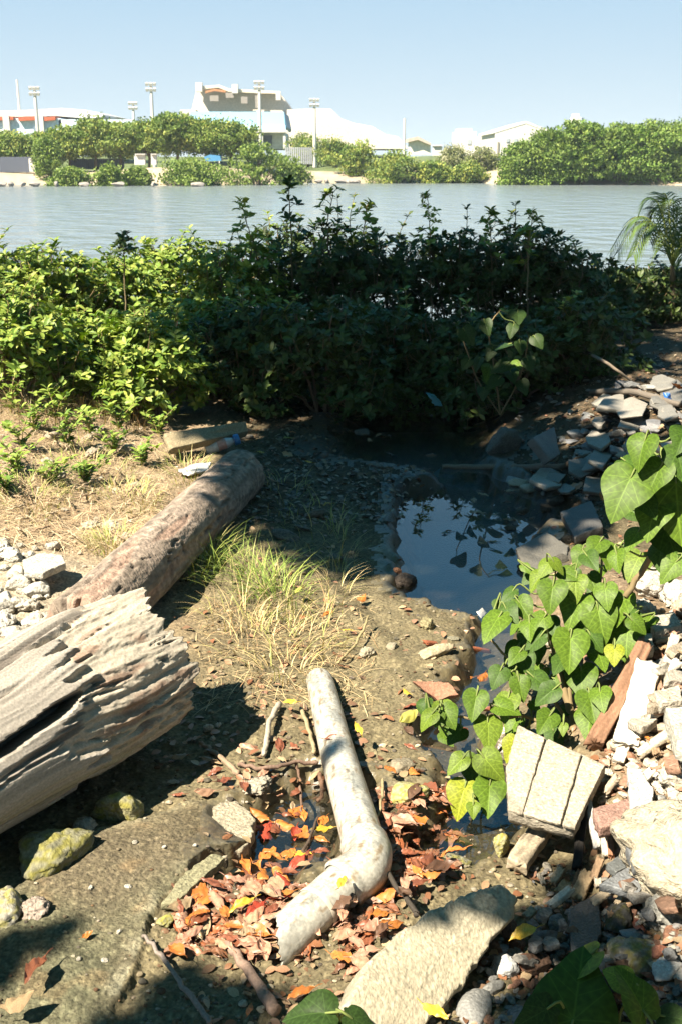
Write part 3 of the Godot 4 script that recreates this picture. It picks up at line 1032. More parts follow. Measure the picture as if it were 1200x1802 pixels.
	var w5 := base("white_kiosk", far(768, 276, 118), "tiny white kiosk beside the sandy patch on the far bank", "kiosk", "")
	wall_box("wall", w5, 762, 777, 257, 274, 118, 1.2, white, M.wall)
	wall_box("roof", w5, 761, 778, 255, 257, 117.8, 1.6, Color(0.6, 0.58, 0.55), M.wall)
	# fences and little things under the trees
	for q in [[-10, 78, 276, 301, 93, "dark railing fence left of the white gate posts under the trees"], [125, 218, 279, 296, 97, "dark railing fence under the middle of the tree row"], [503, 548, 259, 287, 108, "grey paling fence right of the white hall"]]:
		var o := base("railing_fence", far((q[0] + q[1]) / 2.0, q[3], q[4]), q[5], "fence", "")
		var x: float = q[0]
		var dark := Color(0.09, 0.1, 0.13) if q[4] < 100 else Color(0.32, 0.33, 0.36)
		while x <= q[1]:
			wall_box("paling", o, x, x + 1.7, q[2], q[3] + 2, q[4], 0.06, dark, M.metal)
			x += 3.4
		for y in [q[2] + 2, q[3] - 3]:
			wall_box("rail", o, q[0], q[1], y, y + 1.5, q[4] + 0.1, 0.06, dark, M.metal)
		if q[4] < 100:
			wall_box("backing_wall", o, q[0], q[1], q[2] + 3, q[3] + 2, q[4] + 1.5, 0.3, Color(0.12, 0.14, 0.19), M.wall)
	for q in [[57, 280, 299, 4.5, "white gate post just left of its twin under the far trees"], [83, 277, 297, 5.5, "white gate post beside the end of the tree row fence"], [247, 272, 287, 8, "small white stall under the trees by the sandy bank"], [271, 272, 287, 4, "narrow white post right of the small stall"]]:
		var o := base("white_post", far(q[0], q[2], 92), q[4], "post", "white posts on the far bank")
		wall_box("shaft", o, q[0] - q[3], q[0] + q[3], q[1], q[2] + 3, 92, 0.5, white, M.wall)
		wall_box("cap", o, q[0] - q[3] - 1, q[0] + q[3] + 1, q[1] - 1.5, q[1], 91.8, 0.8, white, M.wall)
	var u := base("blue_tarpaulin", far(375, 285, 94), "blue tarpaulin shelter under the right end of the tree row", "tarpaulin", "")
	prism("sheet", u, [[360, 276], [370, 272], [388, 274], [390, 283], [362, 284]], 94, 1.5, Color(0.1, 0.3, 0.55), M.plastic)
	for x in [363, 386]: wall_box("pole", u, x, x + 1.2, 283, 289, 94, 0.06, white, M.metal)
	# trees and bushes
	var ga := Color(0.17, 0.23, 0.04)
	var gb := Color(0.11, 0.17, 0.03)
	var gc := Color(0.28, 0.3, 0.06)
	var row := "broad trees in a row on the far bank"
	for q in [[-25, 300, 235, 100], [22, 300, 230, 95], [75, 299, 234, 80], [122, 298, 222, 90], [168, 297, 208, 90], [212, 296, 212, 90], [262, 294, 213, 90], [312, 293, 194, 110], [362, 292, 208, 100], [405, 292, 215, 90]]:
		var said: String = {-25: "leftmost yellow green tree cut by the picture edge", 22: "low yellow green tree above the railing fence", 75: "low tree above the white gate posts", 122: "tree in front of the right end of the stadium wall", 168: "tree whose top touches the stadium roof tip", 212: "tree between the stadium roof tip and short lamp mast", 262: "tree under the two lamp masts", 312: "tallest tree of the row on the far bank", 362: "tree in front of the left end of the blue roof", 405: "rightmost tree of the row beside the waterside bush"}[q[0]]
		tree("broad_tree", q[0], q[1], q[2], q[3] * 1.3, 96.0, [ga, gb, gc, ga], said, "tree", row, 900, 0.27, 0.5, 12)
	var bs := "rounded bushes along the far waterline"
	for q in [[125, 327, 292, 75, 85, "low long bush left of two smaller waterside bushes"], [197, 327, 291, 48, 85, "rounded bush in the middle of the left waterside bushes"], [243, 327, 295, 36, 86, "smallest waterside bush by the sandy bank"], [332, 326, 277, 108, 86, "wide dome shaped waterside bush left of the biggest one"], [455, 324, 246, 130, 89, "biggest waterside bush below the white hall"], [515, 322, 287, 52, 90, "low bush at the right foot of the biggest waterside bush"], [88, 300, 240, 40, 91, "slim shrub between the white gate posts"]]:
		tree("waterside_bush", q[0], q[1], q[2], q[3] * 1.2, q[4], [ga, gb, ga, Color(0.17, 0.24, 0.04)], q[5], "bush", bs, 520, 0.02, 0.42, 12)
	for q in [[540, 274, 232, 80, 120, "olive bush behind the paling fence"], [590, 292, 243, 60, 112, "yellowish bush behind the sandy gap"], [632, 318, 246, 85, 99, "bright round bush at the waterline right of the sandy gap"], [700, 319, 264, 95, 96, "dark footed bush at the waterline below the fortress slope"], [760, 319, 282, 70, 96, "low bush below the white kiosk"], [798, 318, 255, 70, 104, "thin greyish tree left of the bare sandy bank"], [850, 319, 258, 60, 100, "sparse grey bush beside the dense mangroves"], [820, 319, 285, 60, 96, "small green bush by the grey rocks"]]:
		tree("far_bush", q[0], q[1], q[2], q[3] * 1.2, q[4], [ga, gc, gb] if q[0] < 790 or q[0] == 820 else [Color(0.26, 0.26, 0.15), Color(0.2, 0.22, 0.08)], q[5], "bush", "bushes on the middle of the far bank", 480, 0.03, 0.42, 10)
	var mg := "mangrove trees in a dense stand at the lagoon edge"
	for q in [[918, 325, 248, 80, "leftmost and lowest mangrove of the dense stand"], [960, 325, 226, 100, "second mangrove from the left of the dense stand"], [1020, 325, 205, 120, "tallest mangrove below the little white tower"], [1085, 325, 212, 120, "mangrove right of the tallest one in the stand"], [1140, 325, 210, 120, "second mangrove from the right edge of the picture"], [1200, 325, 209, 120, "mangrove cut by the right edge of the picture"], [1270, 325, 208, 130, "mangrove just past the right edge of the picture"]]:
		tree("mangrove_tree", q[0], q[1], q[2], q[3], 89.0, [ga, gb, Color(0.12, 0.2, 0.03), Color(0.16, 0.23, 0.04)], q[4], "mangrove", mg, 1300, 0.02, 0.45, 20)
	for k in 22:
		var px: float = [840, 850, 860, 868, 875, 882, 890, 600, 612, 625, 20, 60, 100, 210, 270, 350, 545, 560, 575, 5, 40, 150][k]
		var p := far(px, 319 if px > 500 else 325, 96.0 if px > 500 else 83.0)
		var o := obj("shore_boulder", rocks.chunk[k % 6], tinted(M.stone, Color(0.5, 0.45, 0.4)), null, Transform3D(Basis(Vector3.UP, k).scaled(Vector3(0.9 + 0.4 * sin(k * 3.0), 0.5, 0.8)), Vector3(p.x, LAGOON_Y + 0.15, p.z)))
		tag(o, "grey boulder at the far waterline beside the mangroves" if px >= 840 else "pale boulder at the far waterline below the bushes", "boulder", "grey boulders by the mangroves" if px >= 840 else "pale boulders under the far bushes")

# ---------- shrubs ----------
var leaf_a: ArrayMesh
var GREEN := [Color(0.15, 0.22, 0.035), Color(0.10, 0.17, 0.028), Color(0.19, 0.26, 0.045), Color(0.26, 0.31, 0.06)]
var SHADE_GREEN := [Color(0.05, 0.085, 0.02), Color(0.04, 0.07, 0.018), Color(0.07, 0.105, 0.025), Color(0.055, 0.08, 0.025)]  # same shrub leaves, darkened to put the thicket's shade into the colour
var YOUNG := [Color(0.26, 0.33, 0.06), Color(0.2, 0.28, 0.05), Color(0.32, 0.34, 0.09)]

func rosette(xf: Array, cc: Array, p: Vector3, axis: Vector3, n: int, ls: float, cols: Array) -> void:
	var e1 := axis.cross(Vector3(0.3, 0.2, 0.9)).normalized()
	var e2 := axis.cross(e1)
	for k in n:
		var an := k * 2.4 + R.randf() * 0.6
		var side := e1 * cos(an) + e2 * sin(an)
		var lift := R.randf_range(0.1, 1.1)
		var z := (side + axis * lift).normalized()
		var y := (axis - z * axis.dot(z)).normalized()
		y = (y + Vector3(R.randfn(), R.randfn(), R.randfn()) * 0.25).normalized()
		y = (y - z * y.dot(z)).normalized()
		var s := ls * R.randf_range(0.65, 1.15)
		xf.append(Transform3D(facing(y.cross(z), y, z, s), p - axis * (0.02 * k / n) + side * 0.004))
		cc.append(vary(cols[R.randi() % cols.size()], 0.22))

func shrub(px: float, base_py: float, top_py: float, w: float, n: int, ls: float, cols: Array, label: String, group: String, sprigs := 3, low := 0.12, depth := 0.8) -> Node3D:
	var p := gp(px, base_py)
	p.y -= 0.02
	var top := far(px, top_py, -p.z).y - p.y
	var o := base("mangrove_shrub", p, label, "shrub", group)
	var b := MB.new()
	var lb := []
	var lobes := 10
	n = int(n * 1.7)
	for k in lobes:
		var f := (k + 0.5) / lobes
		var an := k * 2.4 + px * 0.1
		var rr := sqrt(f) * 0.36
		var y := lerpf(top * (low + 0.2), top * 0.72, R.randf()) if k > 2 else top * 0.7
		lb.append([Vector3(cos(an) * rr * w, y, sin(an) * rr * w * depth), Vector3(w * 0.24, top * 0.22, w * 0.24 * depth)])
		if k > 6: lb[-1][0].y = top * R.randf_range(low + 0.14, 0.35)
		var c: Vector3 = lb[-1][0]
		var run := bend([Vector3(cos(an) * 0.05, 0, sin(an) * 0.05), c * Vector3(0.5, 0.45, 0.5) + Vector3(0, 0.05, 0), c, c + Vector3(cos(an) * 0.05, top * 0.2, sin(an) * 0.05)], 4, 0.012)
		tube(b, run, taper(run.size(), 0.012, 0.003), 6, Color(0.17, 0.125, 0.085), 0.2)
	var xf := []
	var cc := []
	for k in n:
		var l: Array = lb[R.randi() % lobes]
		var dv := Vector3(R.randfn(), R.randfn(), R.randfn()).normalized()
		var q: Vector3 = l[0] + dv * l[1] * pow(R.randf(), 0.4) * 1.15
		if q.y < top * low: continue
		var axis := (dv * 0.6 + Vector3(0, 0.9, 0) + Vector3(R.randfn(), R.randfn(), R.randfn()) * 0.3).normalized()
		rosette(xf, cc, q, axis, R.randi_range(6, 9), ls, cols)
		if k % 4 == 0:
			tube(b, [q - axis * 0.12 - dv * 0.04, q - axis * 0.03, q], [0.003, 0.0025, 0.002], 4, Color(0.2, 0.15, 0.08), 0.0, false)
	for k in sprigs:
		var l: Array = lb[k % lobes]
		var s0: Vector3 = l[0] + Vector3(R.randf_range(-0.1, 0.1), top * 0.08, R.randf_range(-0.1, 0.1))
		var hgt := top * R.randf_range(0.16, 0.36)
		var run := bend([s0, s0 + Vector3(R.randf_range(-0.03, 0.03), hgt * 0.5, 0), s0 + Vector3(R.randf_range(-0.08, 0.08), hgt, R.randf_range(-0.05, 0.05))], 5)
		tube(b, run, taper(run.size(), 0.005, 0.002), 5, Color(0.24, 0.2, 0.08))
		for j in range(3, run.size(), 2):
			rosette(xf, cc, run[j], Vector3(0, 1, 0.1).normalized(), 5, ls * 0.95, YOUNG if k % 2 else cols)
	obj("branches", b.mesh(), M.stem, o)
	scatter("foliage", o, leaf_a, M.leaf, xf, cc)
	return o

func tall_sprig(list: Array, r: float, ls: float, cols: Array, label: String) -> void:
	var p0 := gp(list[0][0], list[0][1])
	var o := base("leafy_sprig", p0, label, "shrub", "tall sprigs rising above the shrubs")
	var pts := []
	for q in list: pts.append(far(q[0], q[1], -p0.z) - p0)
	pts[0] = Vector3.ZERO
	var run := bend(pts, 8, 0.01)
	var b := MB.new()
	tube(b, run, taper(run.size(), r, r * 0.3), 6, Color(0.2, 0.16, 0.09))
	var xf := []
	var cc := []
	for k in range(run.size() / 3, run.size()):
		var side := Vector3(R.randfn(), 0.6, R.randfn()).normalized()
		var f := 1.0 - float(k) / run.size()
		var e: Vector3 = run[k] + side * (0.03 + 0.22 * f * R.randf())
		tube(b, [run[k], (run[k] + e) * 0.5 + Vector3(0, 0.01, 0), e], [0.003, 0.0025, 0.002], 4, Color(0.22, 0.18, 0.08), 0.0, false)
		rosette(xf, cc, e, (side + Vector3.UP).normalized(), 7, ls, cols)
	obj("stem", b.mesh(), M.stem, o)
	scatter("foliage", o, leaf_a, M.leaf, xf, cc)

func make_shrubs() -> void:
	leaf_a = oval_leaf(0.5, 0.35, 0.18)
	var lg := "sunlit mangrove shrubs on the left of the inlet"
	for q in [
		[-40, 610, 450, 1.3, 330, "leftmost sunlit shrub cut by the left edge of the picture"],
		[70, 600, 420, 1.2, 330, "sunlit shrub behind the dry grass at far left"],
		[190, 590, 446, 1.2, 340, "back row sunlit shrub left of the tall sprigs"],
		[320, 590, 408, 1.2, 340, "back row shrub where sunlit leaves meet the shade"],
		[20, 700, 515, 1.0, 260, "front sunlit shrub above the dry straw at the left edge"],
		[140, 690, 545, 1.0, 280, "front sunlit shrub with pale twigs showing under it"],
		[265, 735, 545, 0.85, 260, "nearest sunlit shrub with thin bare stem beside the paving slab"]]:
		shrub(q[0], q[1], q[2], q[3], int(q[4] * 1.35), 0.056, GREEN, q[5], lg, 8 if q[1] < 650 else 5, 0.06 if q[1] < 650 else 0.14)
	var dg := "shaded mangrove shrubs behind the puddle"
	for q in [
		[410, 650, 410, 1.1, 330, "half shaded shrub right of the nearest sunlit one"],
		[500, 620, 370, 1.2, 360, "shaded shrub at the foot of the tallest sprig"],
		[600, 640, 375, 1.2, 360, "shaded shrub left of the middle of the dark thicket"],
		[700, 625, 400, 1.2, 360, "shaded shrub in the middle of the dark thicket"],
		[800, 640, 385, 1.1, 340, "shaded shrub above the blue plastic scrap"],
		[900, 620, 382, 1.2, 340, "shaded shrub above the grey concrete block"],
		[985, 590, 425, 1.1, 300, "shaded shrub where the dark thicket slopes down"],
		[1075, 570, 462, 1.0, 240, "low shaded shrub left of the palm seedling"],
		[1165, 555, 462, 1.0, 260, "low shaded shrub at the foot of the palm seedling"],
		[1215, 560, 470, 1.0, 260, "low shaded shrub cut by the right edge below the palm seedling"],
		[450, 715, 520, 1.0, 300, "low dark shrub behind the end of the log"],
		[570, 725, 520, 1.0, 300, "low dark shrub overhanging the muddy channel"],
		[680, 735, 530, 1.0, 300, "low dark shrub just left of the blue plastic scrap"],
		[800, 740, 540, 1.0, 300, "low dark shrub just right of the blue plastic scrap"],
		[900, 715, 550, 1.0, 300, "low dark shrub behind the grey concrete block"],
		[1010, 665, 520, 0.9, 260, "low dark shrub at the back edge of the dappled heap"],
		[360, 690, 520, 0.9, 260, "low half lit shrub behind the paving slab"]]:
		shrub(q[0], q[1], q[2], q[3], int(q[4] * 1.2), 0.055, SHADE_GREEN if q[0] > 420 else GREEN, q[5], dg, 2, 0.02)
	tall_sprig([[520, 640], [515, 500], [512, 400], [508, 322]], 0.01, 0.07, SHADE_GREEN, "tallest dark leafed sprig standing out against the lagoon")
	tall_sprig([[545, 640], [560, 480], [575, 395], [588, 335]], 0.009, 0.065, GREEN, "sprig leaning right beside the tallest one against the water")
	tall_sprig([[470, 640], [455, 470], [440, 410], [425, 355]], 0.008, 0.06, YOUNG, "yellow green sprig leaning left of the tallest one")
	tall_sprig([[610, 640], [625, 470], [640, 400], [645, 360]], 0.008, 0.065, GREEN, "sprig at the right edge of the tall group against the water")
	tall_sprig([[760, 640], [757, 470], [755, 400], [752, 345]], 0.007, 0.05, YOUNG, "lone yellow green sprig over the middle of the dark thicket")
	tall_sprig([[870, 640], [865, 480], [862, 410], [860, 375]], 0.007, 0.055, GREEN, "short sprig over the dark thicket below the dense mangroves")
	tall_sprig([[925, 640], [928, 480], [930, 420], [938, 378]], 0.007, 0.055, GREEN, "short sprig right of its neighbour at the right of the thicket")
	tall_sprig([[222, 640], [220, 470], [219, 440], [218, 415]], 0.006, 0.05, SHADE_GREEN, "thin dark sprig above the left shrubs against the water")
	# palm seedling
	var p := far(1180, 525, 9.2)
	p.y = H(p.x, p.z)
	var o := base("palm_seedling", p, "young palm with drooping fronds at the right edge of the lagoon", "palm")
	var b := MB.new()
	var top := far(1182, 468, 9.2) - p
	tube(b, bend([Vector3.ZERO, top * 0.5 + Vector3(0.02, 0, 0), top], 4), taper(9, 0.03, 0.02), 8, Color(0.16, 0.13, 0.08), 0.2)
	obj("stem", b.mesh(), M.stem, o)
	for k in 15:
		var an := 2.9 - k * 2.4
		var f := MB.new()
		var up := R.randf_range(0.9, 1.7)
		var dr := Vector3(cos(an), 0, sin(an) * 0.8)
		var l := R.randf_range(0.3, 0.56)
		var run := bend([top, top + dr * l * 0.4 + Vector3(0, up * 0.3, 0), top + dr * l * 0.75 + Vector3(0, up * 0.32, 0), top + dr * l * 1.05 + Vector3(0, up * 0.12, 0)], 9)
		tube(f, run, taper(run.size(), 0.006, 0.002), 5, Color(0.2, 0.24, 0.06))
		for j in range(3, run.size()):
			var d: Vector3 = (run[mini(j + 1, run.size() - 1)] - run[j - 1]).normalized()
			var sd := d.cross(Vector3.UP).normalized()
			for sg in [-1.0, 1.0]:
				var z: Vector3 = (sd * sg * 0.8 + d * 0.7 - Vector3(0, 0.25, 0)).normalized()
				var y := sd.cross(d).normalized()
				var w := y.cross(z).normalized() * 0.006
				var ll := 0.22 * (1.0 - 0.45 * float(j) / run.size())
				var c := vary(Color(0.07, 0.115, 0.025), 0.25)
				var a := f.v.size()
				f.add(run[j] - w * 0.4, c); f.add(run[j] + w * 0.4, c)
				f.add(run[j] + z * ll * 0.55 - w, c); f.add(run[j] + z * ll * 0.55 + w, c)
				f.add(run[j] + z * ll - Vector3(0, 0.04, 0), c)
				f.tri(a, a + 2, a + 3); f.tri(a, a + 3, a + 1); f.tri(a + 2, a + 4, a + 3)
		obj("frond", f.mesh(), M.leaf, o)

# unseen trees outside the picture; some cast its shade, some only added to block skylight
func shade_tree(trunk: Vector3, blobs: Array, n: float, label: String) -> void:
	var o := base("shade_tree", trunk, label, "tree", "tall trees overhanging the inlet")
	var b := MB.new()
	var fork: Vector3 = Vector3(0, 2.6, 0)
	tube(b, bend([Vector3.ZERO, Vector3(0.05, 1.3, 0), fork], 4), taper(9, 0.16, 0.11), 10, Color(0.16, 0.12, 0.09), 0.15)
	var xf := []
	var cc := []
	var last := fork
	for j in blobs.size():
		var q: Array = blobs[j]
		var c: Vector3 = q[0] - trunk
		var from := fork if j % 7 == 0 else last
		last = c
		tube(b, bend([from, from.lerp(c, 0.5) + Vector3(0, 0.1, 0), c], 5, 0.03), taper(11, (0.022 if j % 7 == 0 else 0.014) if q[3] > 0.1 else 0.006, 0.008 if q[3] > 0.1 else 0.004), 6, Color(0.16, 0.12, 0.09), 0.15)
		for k in int(maxf(6.0, n * q[1].x * q[1].z * q[2] * pow(0.13 / q[3], 2.0))):
			var d := Vector3(R.randfn(), R.randfn(), R.randfn()).normalized() * pow(R.randf(), 0.4)
			rosette(xf, cc, c + d * q[1], (Vector3.UP + d * 0.5).normalized(), 6, q[3], GREEN)
	obj("trunk", b.mesh(), M.stem, o)
	scatter("crown", o, leaf_a, M.leaf, xf, cc)

# ---------- driftwood, log, pipe ----------
func make_stump() -> void:
	var e := Vector3(-0.585, 0.205, -2.80)
	var ax := Vector3(0.53, -0.01, -0.85).normalized()
	var e1 := (Vector3.UP - ax * ax.y).normalized()
	var e2 := ax.cross(e1)
	var b := MB.new()
	var rows := 390
	var cols := 340
	var len := 1.35
	for r in rows:
		var u := float(r) / (rows - 10)
		for k in cols:
			var th := TAU * k / cols
			if th > PI: th -= TAU
			var s := u * len                                    # metres along
			var back := len - s                                 # metres before the end
			# the grain wanders a little round the trunk
			var tw := th + 0.10 * n1.get_noise_2d(s * 2.2, th * 0.8) + 0.25 * sm(0.55, 0.1, back) * sm(1.2, 0.0, th)
			var ct := cos(th)
			var st := sin(th)
			var cw := cos(tw)
			var sw := sin(tw)
			var q := Vector3(ct * 1.2, st * 1.2, s * 0.55)
			var R0 := 0.205 * (1.0 + 0.09 * n1.get_noise_3dv(q * 0.9)) * (1.0 - 0.10 * ct * ct)
			R0 *= 1.0 + 0.10 * sm(0.9, 0.2, back)
			var grain := n2.get_noise_3dv(Vector3(cw * 9.0, sw * 9.0, s * 0.8))
			var fine := n3.get_noise_3dv(Vector3(cw * 22.0, sw * 22.0, s * 2.0))
			# drying cracks: long dark lines along the grain, in stretches
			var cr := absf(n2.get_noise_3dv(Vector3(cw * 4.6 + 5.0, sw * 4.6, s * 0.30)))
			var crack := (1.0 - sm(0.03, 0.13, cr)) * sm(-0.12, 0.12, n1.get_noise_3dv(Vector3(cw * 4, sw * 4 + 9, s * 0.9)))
			# the outer shell ends in a ragged line; layered inner wood beyond
			var line := 0.34 + 0.12 * n2.get_noise_2d(th * 2.0, 3.0) + 0.10 * n2.get_noise_2d(th * 7.0, 8.0) + 0.10 * sm(0.5, 1.3, th) - 0.16 * sm(0.2, -0.4, th)
			var inner := sm(line + 0.012, line - 0.012, back)
			# layers that break off in steps, long with the grain
			var ln := n1.get_noise_3dv(Vector3(cw * 6.5, sw * 6.5, s * 2.6)) + 0.35 * n2.get_noise_3dv(Vector3(cw * 9.0, sw * 9.0, s * 7.0))
			var lf := ln * 4.0
			var step := floorf(lf) + sm(0.72, 1.0, lf - floorf(lf))
			var crumb := n3.get_noise_3dv(Vector3(cw * 18.0, sw * 18.0, s * 26.0))
			var gap := (1.0 - sm(0.0, 0.07, absf(n2.get_noise_3dv(Vector3(cw * 5.0, sw * 5.0 + 3.0, s * 1.6 + 4.0))))) * sm(-0.1, 0.15, n1.get_noise_3dv(Vector3(cw * 5, sw * 5 + 19, s * 6.0)))
			var rr := R0 + 0.0022 * grain + 0.0012 * fine - 0.011 * crack * (1.0 - inner)
			rr += inner * (-0.012 + 0.0030 * step + 0.0025 * crumb - 0.017 * gap)
			# the long dark slot
			var mid := 1.14 - 0.24 * sm(0.75, 0.2, back) + 0.04 * n1.get_noise_2d(s * 4.0, 1.0)
			var wid := 0.085 * sm(0.33, 0.44, back) + 0.02 * n2.get_noise_2d(s * 6.0, 2.0)
			var slot := 1.0 - sm(wid * 0.7, wid, absf(th - mid)) if wid > 0.015 else 0.0
			rr -= slot * 0.075
			# the torn end
			var torn := 0.035 * n2.get_noise_2d(th * 3.0, 11.0) + 0.018 * n2.get_noise_2d(th * 11.0, 5.0) + 0.10 * exp(-pow((th + 0.12) / 0.28, 2.0)) + 0.02 * sm(0.3, 1.2, th) - 0.05 * sm(1.3, 2.0, th)
			var along := s
			if back < 0.35: along = len - 0.35 + (0.35 + torn) * (s - (len - 0.35)) / 0.35
			if r > rows - 10:
				var f := float(r - (rows - 10)) / 9.0
				along = len + torn - 0.10 * f - 0.04 * f * crumb
				rr *= 1.0 - f * 0.97
			var c := Color(0.387, 0.351, 0.306)
			c = c.lerp(Color(0.270, 0.239, 0.205), sm(-0.1, 0.4, grain) * 0.7)
			c = c.lerp(Color(0.436, 0.386, 0.312), inner * 0.9)
			c = c.lerp(Color(0.260, 0.160, 0.114), inner * sm(0.1, 0.45, n2.get_noise_3dv(Vector3(cw * 4.0, sw * 4.0, s * 5.0 + 30.0))) * 0.75)
			c = c.lerp(Color(0.307, 0.297, 0.177), sm(1.35, 1.9, th) * sm(-0.2, 0.4, grain) * 0.6)
			c = c.lerp(Color(0.084, 0.069, 0.058), maxf(crack * 0.75 * (1.0 - inner), slot * 0.8))  # weathered brown, with crevice shade painted into cracks and slot
			var kk := 1.0 + 0.3 * fine + 0.14 * n1.get_noise_3dv(q * 3.0) + 0.1 * inner * crumb
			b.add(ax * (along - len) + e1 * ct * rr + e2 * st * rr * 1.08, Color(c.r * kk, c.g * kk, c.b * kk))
	b.grid(0, rows, cols, true)
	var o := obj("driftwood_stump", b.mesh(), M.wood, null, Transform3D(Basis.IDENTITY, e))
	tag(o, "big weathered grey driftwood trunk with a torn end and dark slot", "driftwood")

func make_log() -> void:
	var a := Vector3(-0.87, 0.10, -3.22)
	var e := Vector3(-0.455, 0.095, -5.33)
	var ax := (e - a).normalized()
	var len := a.distance_to(e)
	var e1 := (Vector3.UP - ax * ax.y).normalized()
	var e2 := ax.cross(e1)
	var b := MB.new()
	var rows := 260
	var cols := 120
	for r in rows:
		var u := float(r) / (rows - 1)
		for k in cols:
			var an := TAU * k / cols
			var ct := cos(an)
			var st := sin(an)
			var s := u * len
			var bendy := Vector3(0, 0.012 * sin(s * 2.2), 0) + e2 * 0.02 * sin(s * 1.7 + 0.5)
			var rr := 0.122 * (1.0 + 0.05 * n1.get_noise_3dv(Vector3(ct, st, s * 1.2)))
			var plate_n := n2.get_noise_3dv(Vector3(ct * 2.6, st * 2.6, s * 4.0))
			var crk := 1.0 - sm(0.0, 0.06, absf(n2.get_noise_3dv(Vector3(ct * 1.6 + 3, st * 1.6, s * 2.2))))
			crk *= sm(0.0, 0.3, n1.get_noise_3dv(Vector3(ct * 2, st * 2 + 4, s * 2)))
			rr += 0.004 * plate_n + 0.0025 * n3.get_noise_3dv(Vector3(ct * 7, st * 7, s * 12)) - 0.012 * crk
			var lost := sm(0.12, 0.2, n1.get_noise_3dv(Vector3(ct * 1.5, st * 1.5 + 20, s * 1.6)) - 0.1 + 0.3 * sm(0.5, 0.0, s))
			rr -= 0.006 * lost
			rr *= 1.0 - 0.9 * pow(sm(0.93, 1.0, u), 2.6) * (1.0 if u > 0.93 else 0.0)
			var along := s + 0.05 * n2.get_noise_2d(ct * 3, st * 3) * sm(0.3, 0.0, s)
			if r < 6:
				rr *= pow(r / 6.0, 0.35) if r > 0 else 0.02
				along += 0.02 * (1.0 - r / 6.0)
			var c := Color(0.409, 0.327, 0.265).lerp(Color(0.295, 0.240, 0.192), sm(-0.2, 0.4, plate_n))
			c = c.lerp(Color(0.432, 0.289, 0.220), lost * 0.8)
			c = c.lerp(Color(0.081, 0.061, 0.051), crk * 0.8)
			var kk := 1.0 + 0.25 * n3.get_noise_3dv(Vector3(ct * 9, st * 9, s * 22)) + 0.2 * n1.get_noise_3dv(Vector3(ct * 3, st * 3, s * 3))
			b.add(ax * along + bendy + e1 * ct * rr + e2 * st * rr, Color(c.r * kk, c.g * kk, c.b * kk))
	b.grid(0, rows, cols, true)
	var o := obj("fallen_log", b.mesh(), M.bark, null, Transform3D(Basis.IDENTITY, a))
	tag(o, "long pinkish brown log reaching from the driftwood stump into the shade", "log")

func pipe_color(p: Vector3, ct: float, st: float, s: float) -> Color:
	var c := Color(0.600, 0.578, 0.503)
	var st1 := sm(0.12, 0.4, n1.get_noise_3dv(Vector3(ct * 1.6, st * 1.6, s * 9.0)))
	var st2 := sm(0.25, 0.45, n2.get_noise_3dv(Vector3(ct * 2.2, st * 2.2, s * 16.0)))
	c = c.lerp(Color(0.315, 0.315, 0.285), st1 * 0.75)
	c = c.lerp(Color(0.300, 0.210, 0.112), st2 * 0.8)
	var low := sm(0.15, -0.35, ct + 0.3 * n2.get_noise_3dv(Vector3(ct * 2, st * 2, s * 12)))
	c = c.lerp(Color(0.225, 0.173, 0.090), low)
	return c * (1.0 + 0.1 * n3.get_noise_3dv(Vector3(ct * 6, st * 6, s * 40)))
func pipe_run(pts: Array, rad: Array, parent: Node3D, called: String, hollow: bool, slant := 0.0) -> void:
	var b := MB.new()
	var cols := 64
	var s := 0.0
	var side := Vector3.UP
	for k in pts.size():
		var d: Vector3 = (pts[mini(k + 1, pts.size() - 1)] - pts[maxi(k - 1, 0)]).normalized()
		var e1 := (side - d * side.dot(d)).normalized()
		side = e1
		var e2 := d.cross(e1)
		if k: s += pts[k].distance_to(pts[k - 1])
		for j in cols:
			var an := TAU * j / cols
			var ct := cos(an); var st := sin(an)
			var p: Vector3 = pts[k] + (e1 * ct + e2 * st) * rad[k]
			if slant != 0.0 and k > pts.size() - 10:
				p += d * (slant * st * (1.0 - (pts.size() - 1 - k) / 9.0) + 0.012 * n2.get_noise_2d(an * 4, 3) * (1.0 - (pts.size() - 1 - k) / 9.0))
			b.add(p, pipe_color(p, ct, st, s + pts[0].x * 7.0))
	b.grid(0, pts.size(), cols, true)
	if hollow:
		var rows := pts.size()
		var d2: Vector3 = (pts[-1] - pts[-2]).normalized()
		var f := b.v.size()
		for q in [[0.0, 1.0], [0.0, 0.9], [-0.12, 0.88], [-0.12, 0.01]]:
			for j in cols:
				var p: Vector3 = b.v[(rows - 1) * cols + j]
				b.add(pts[-1].lerp(p, q[1]) + (p - pts[-1]).project(d2) * (1.0 - q[1]) + d2 * q[0], Color(0.25, 0.22, 0.17) if q[0] < 0 else Color(0.5, 0.48, 0.42))
		b.grid(f, 4, cols, true)
	obj(called, b.mesh(), M.pipe, parent)
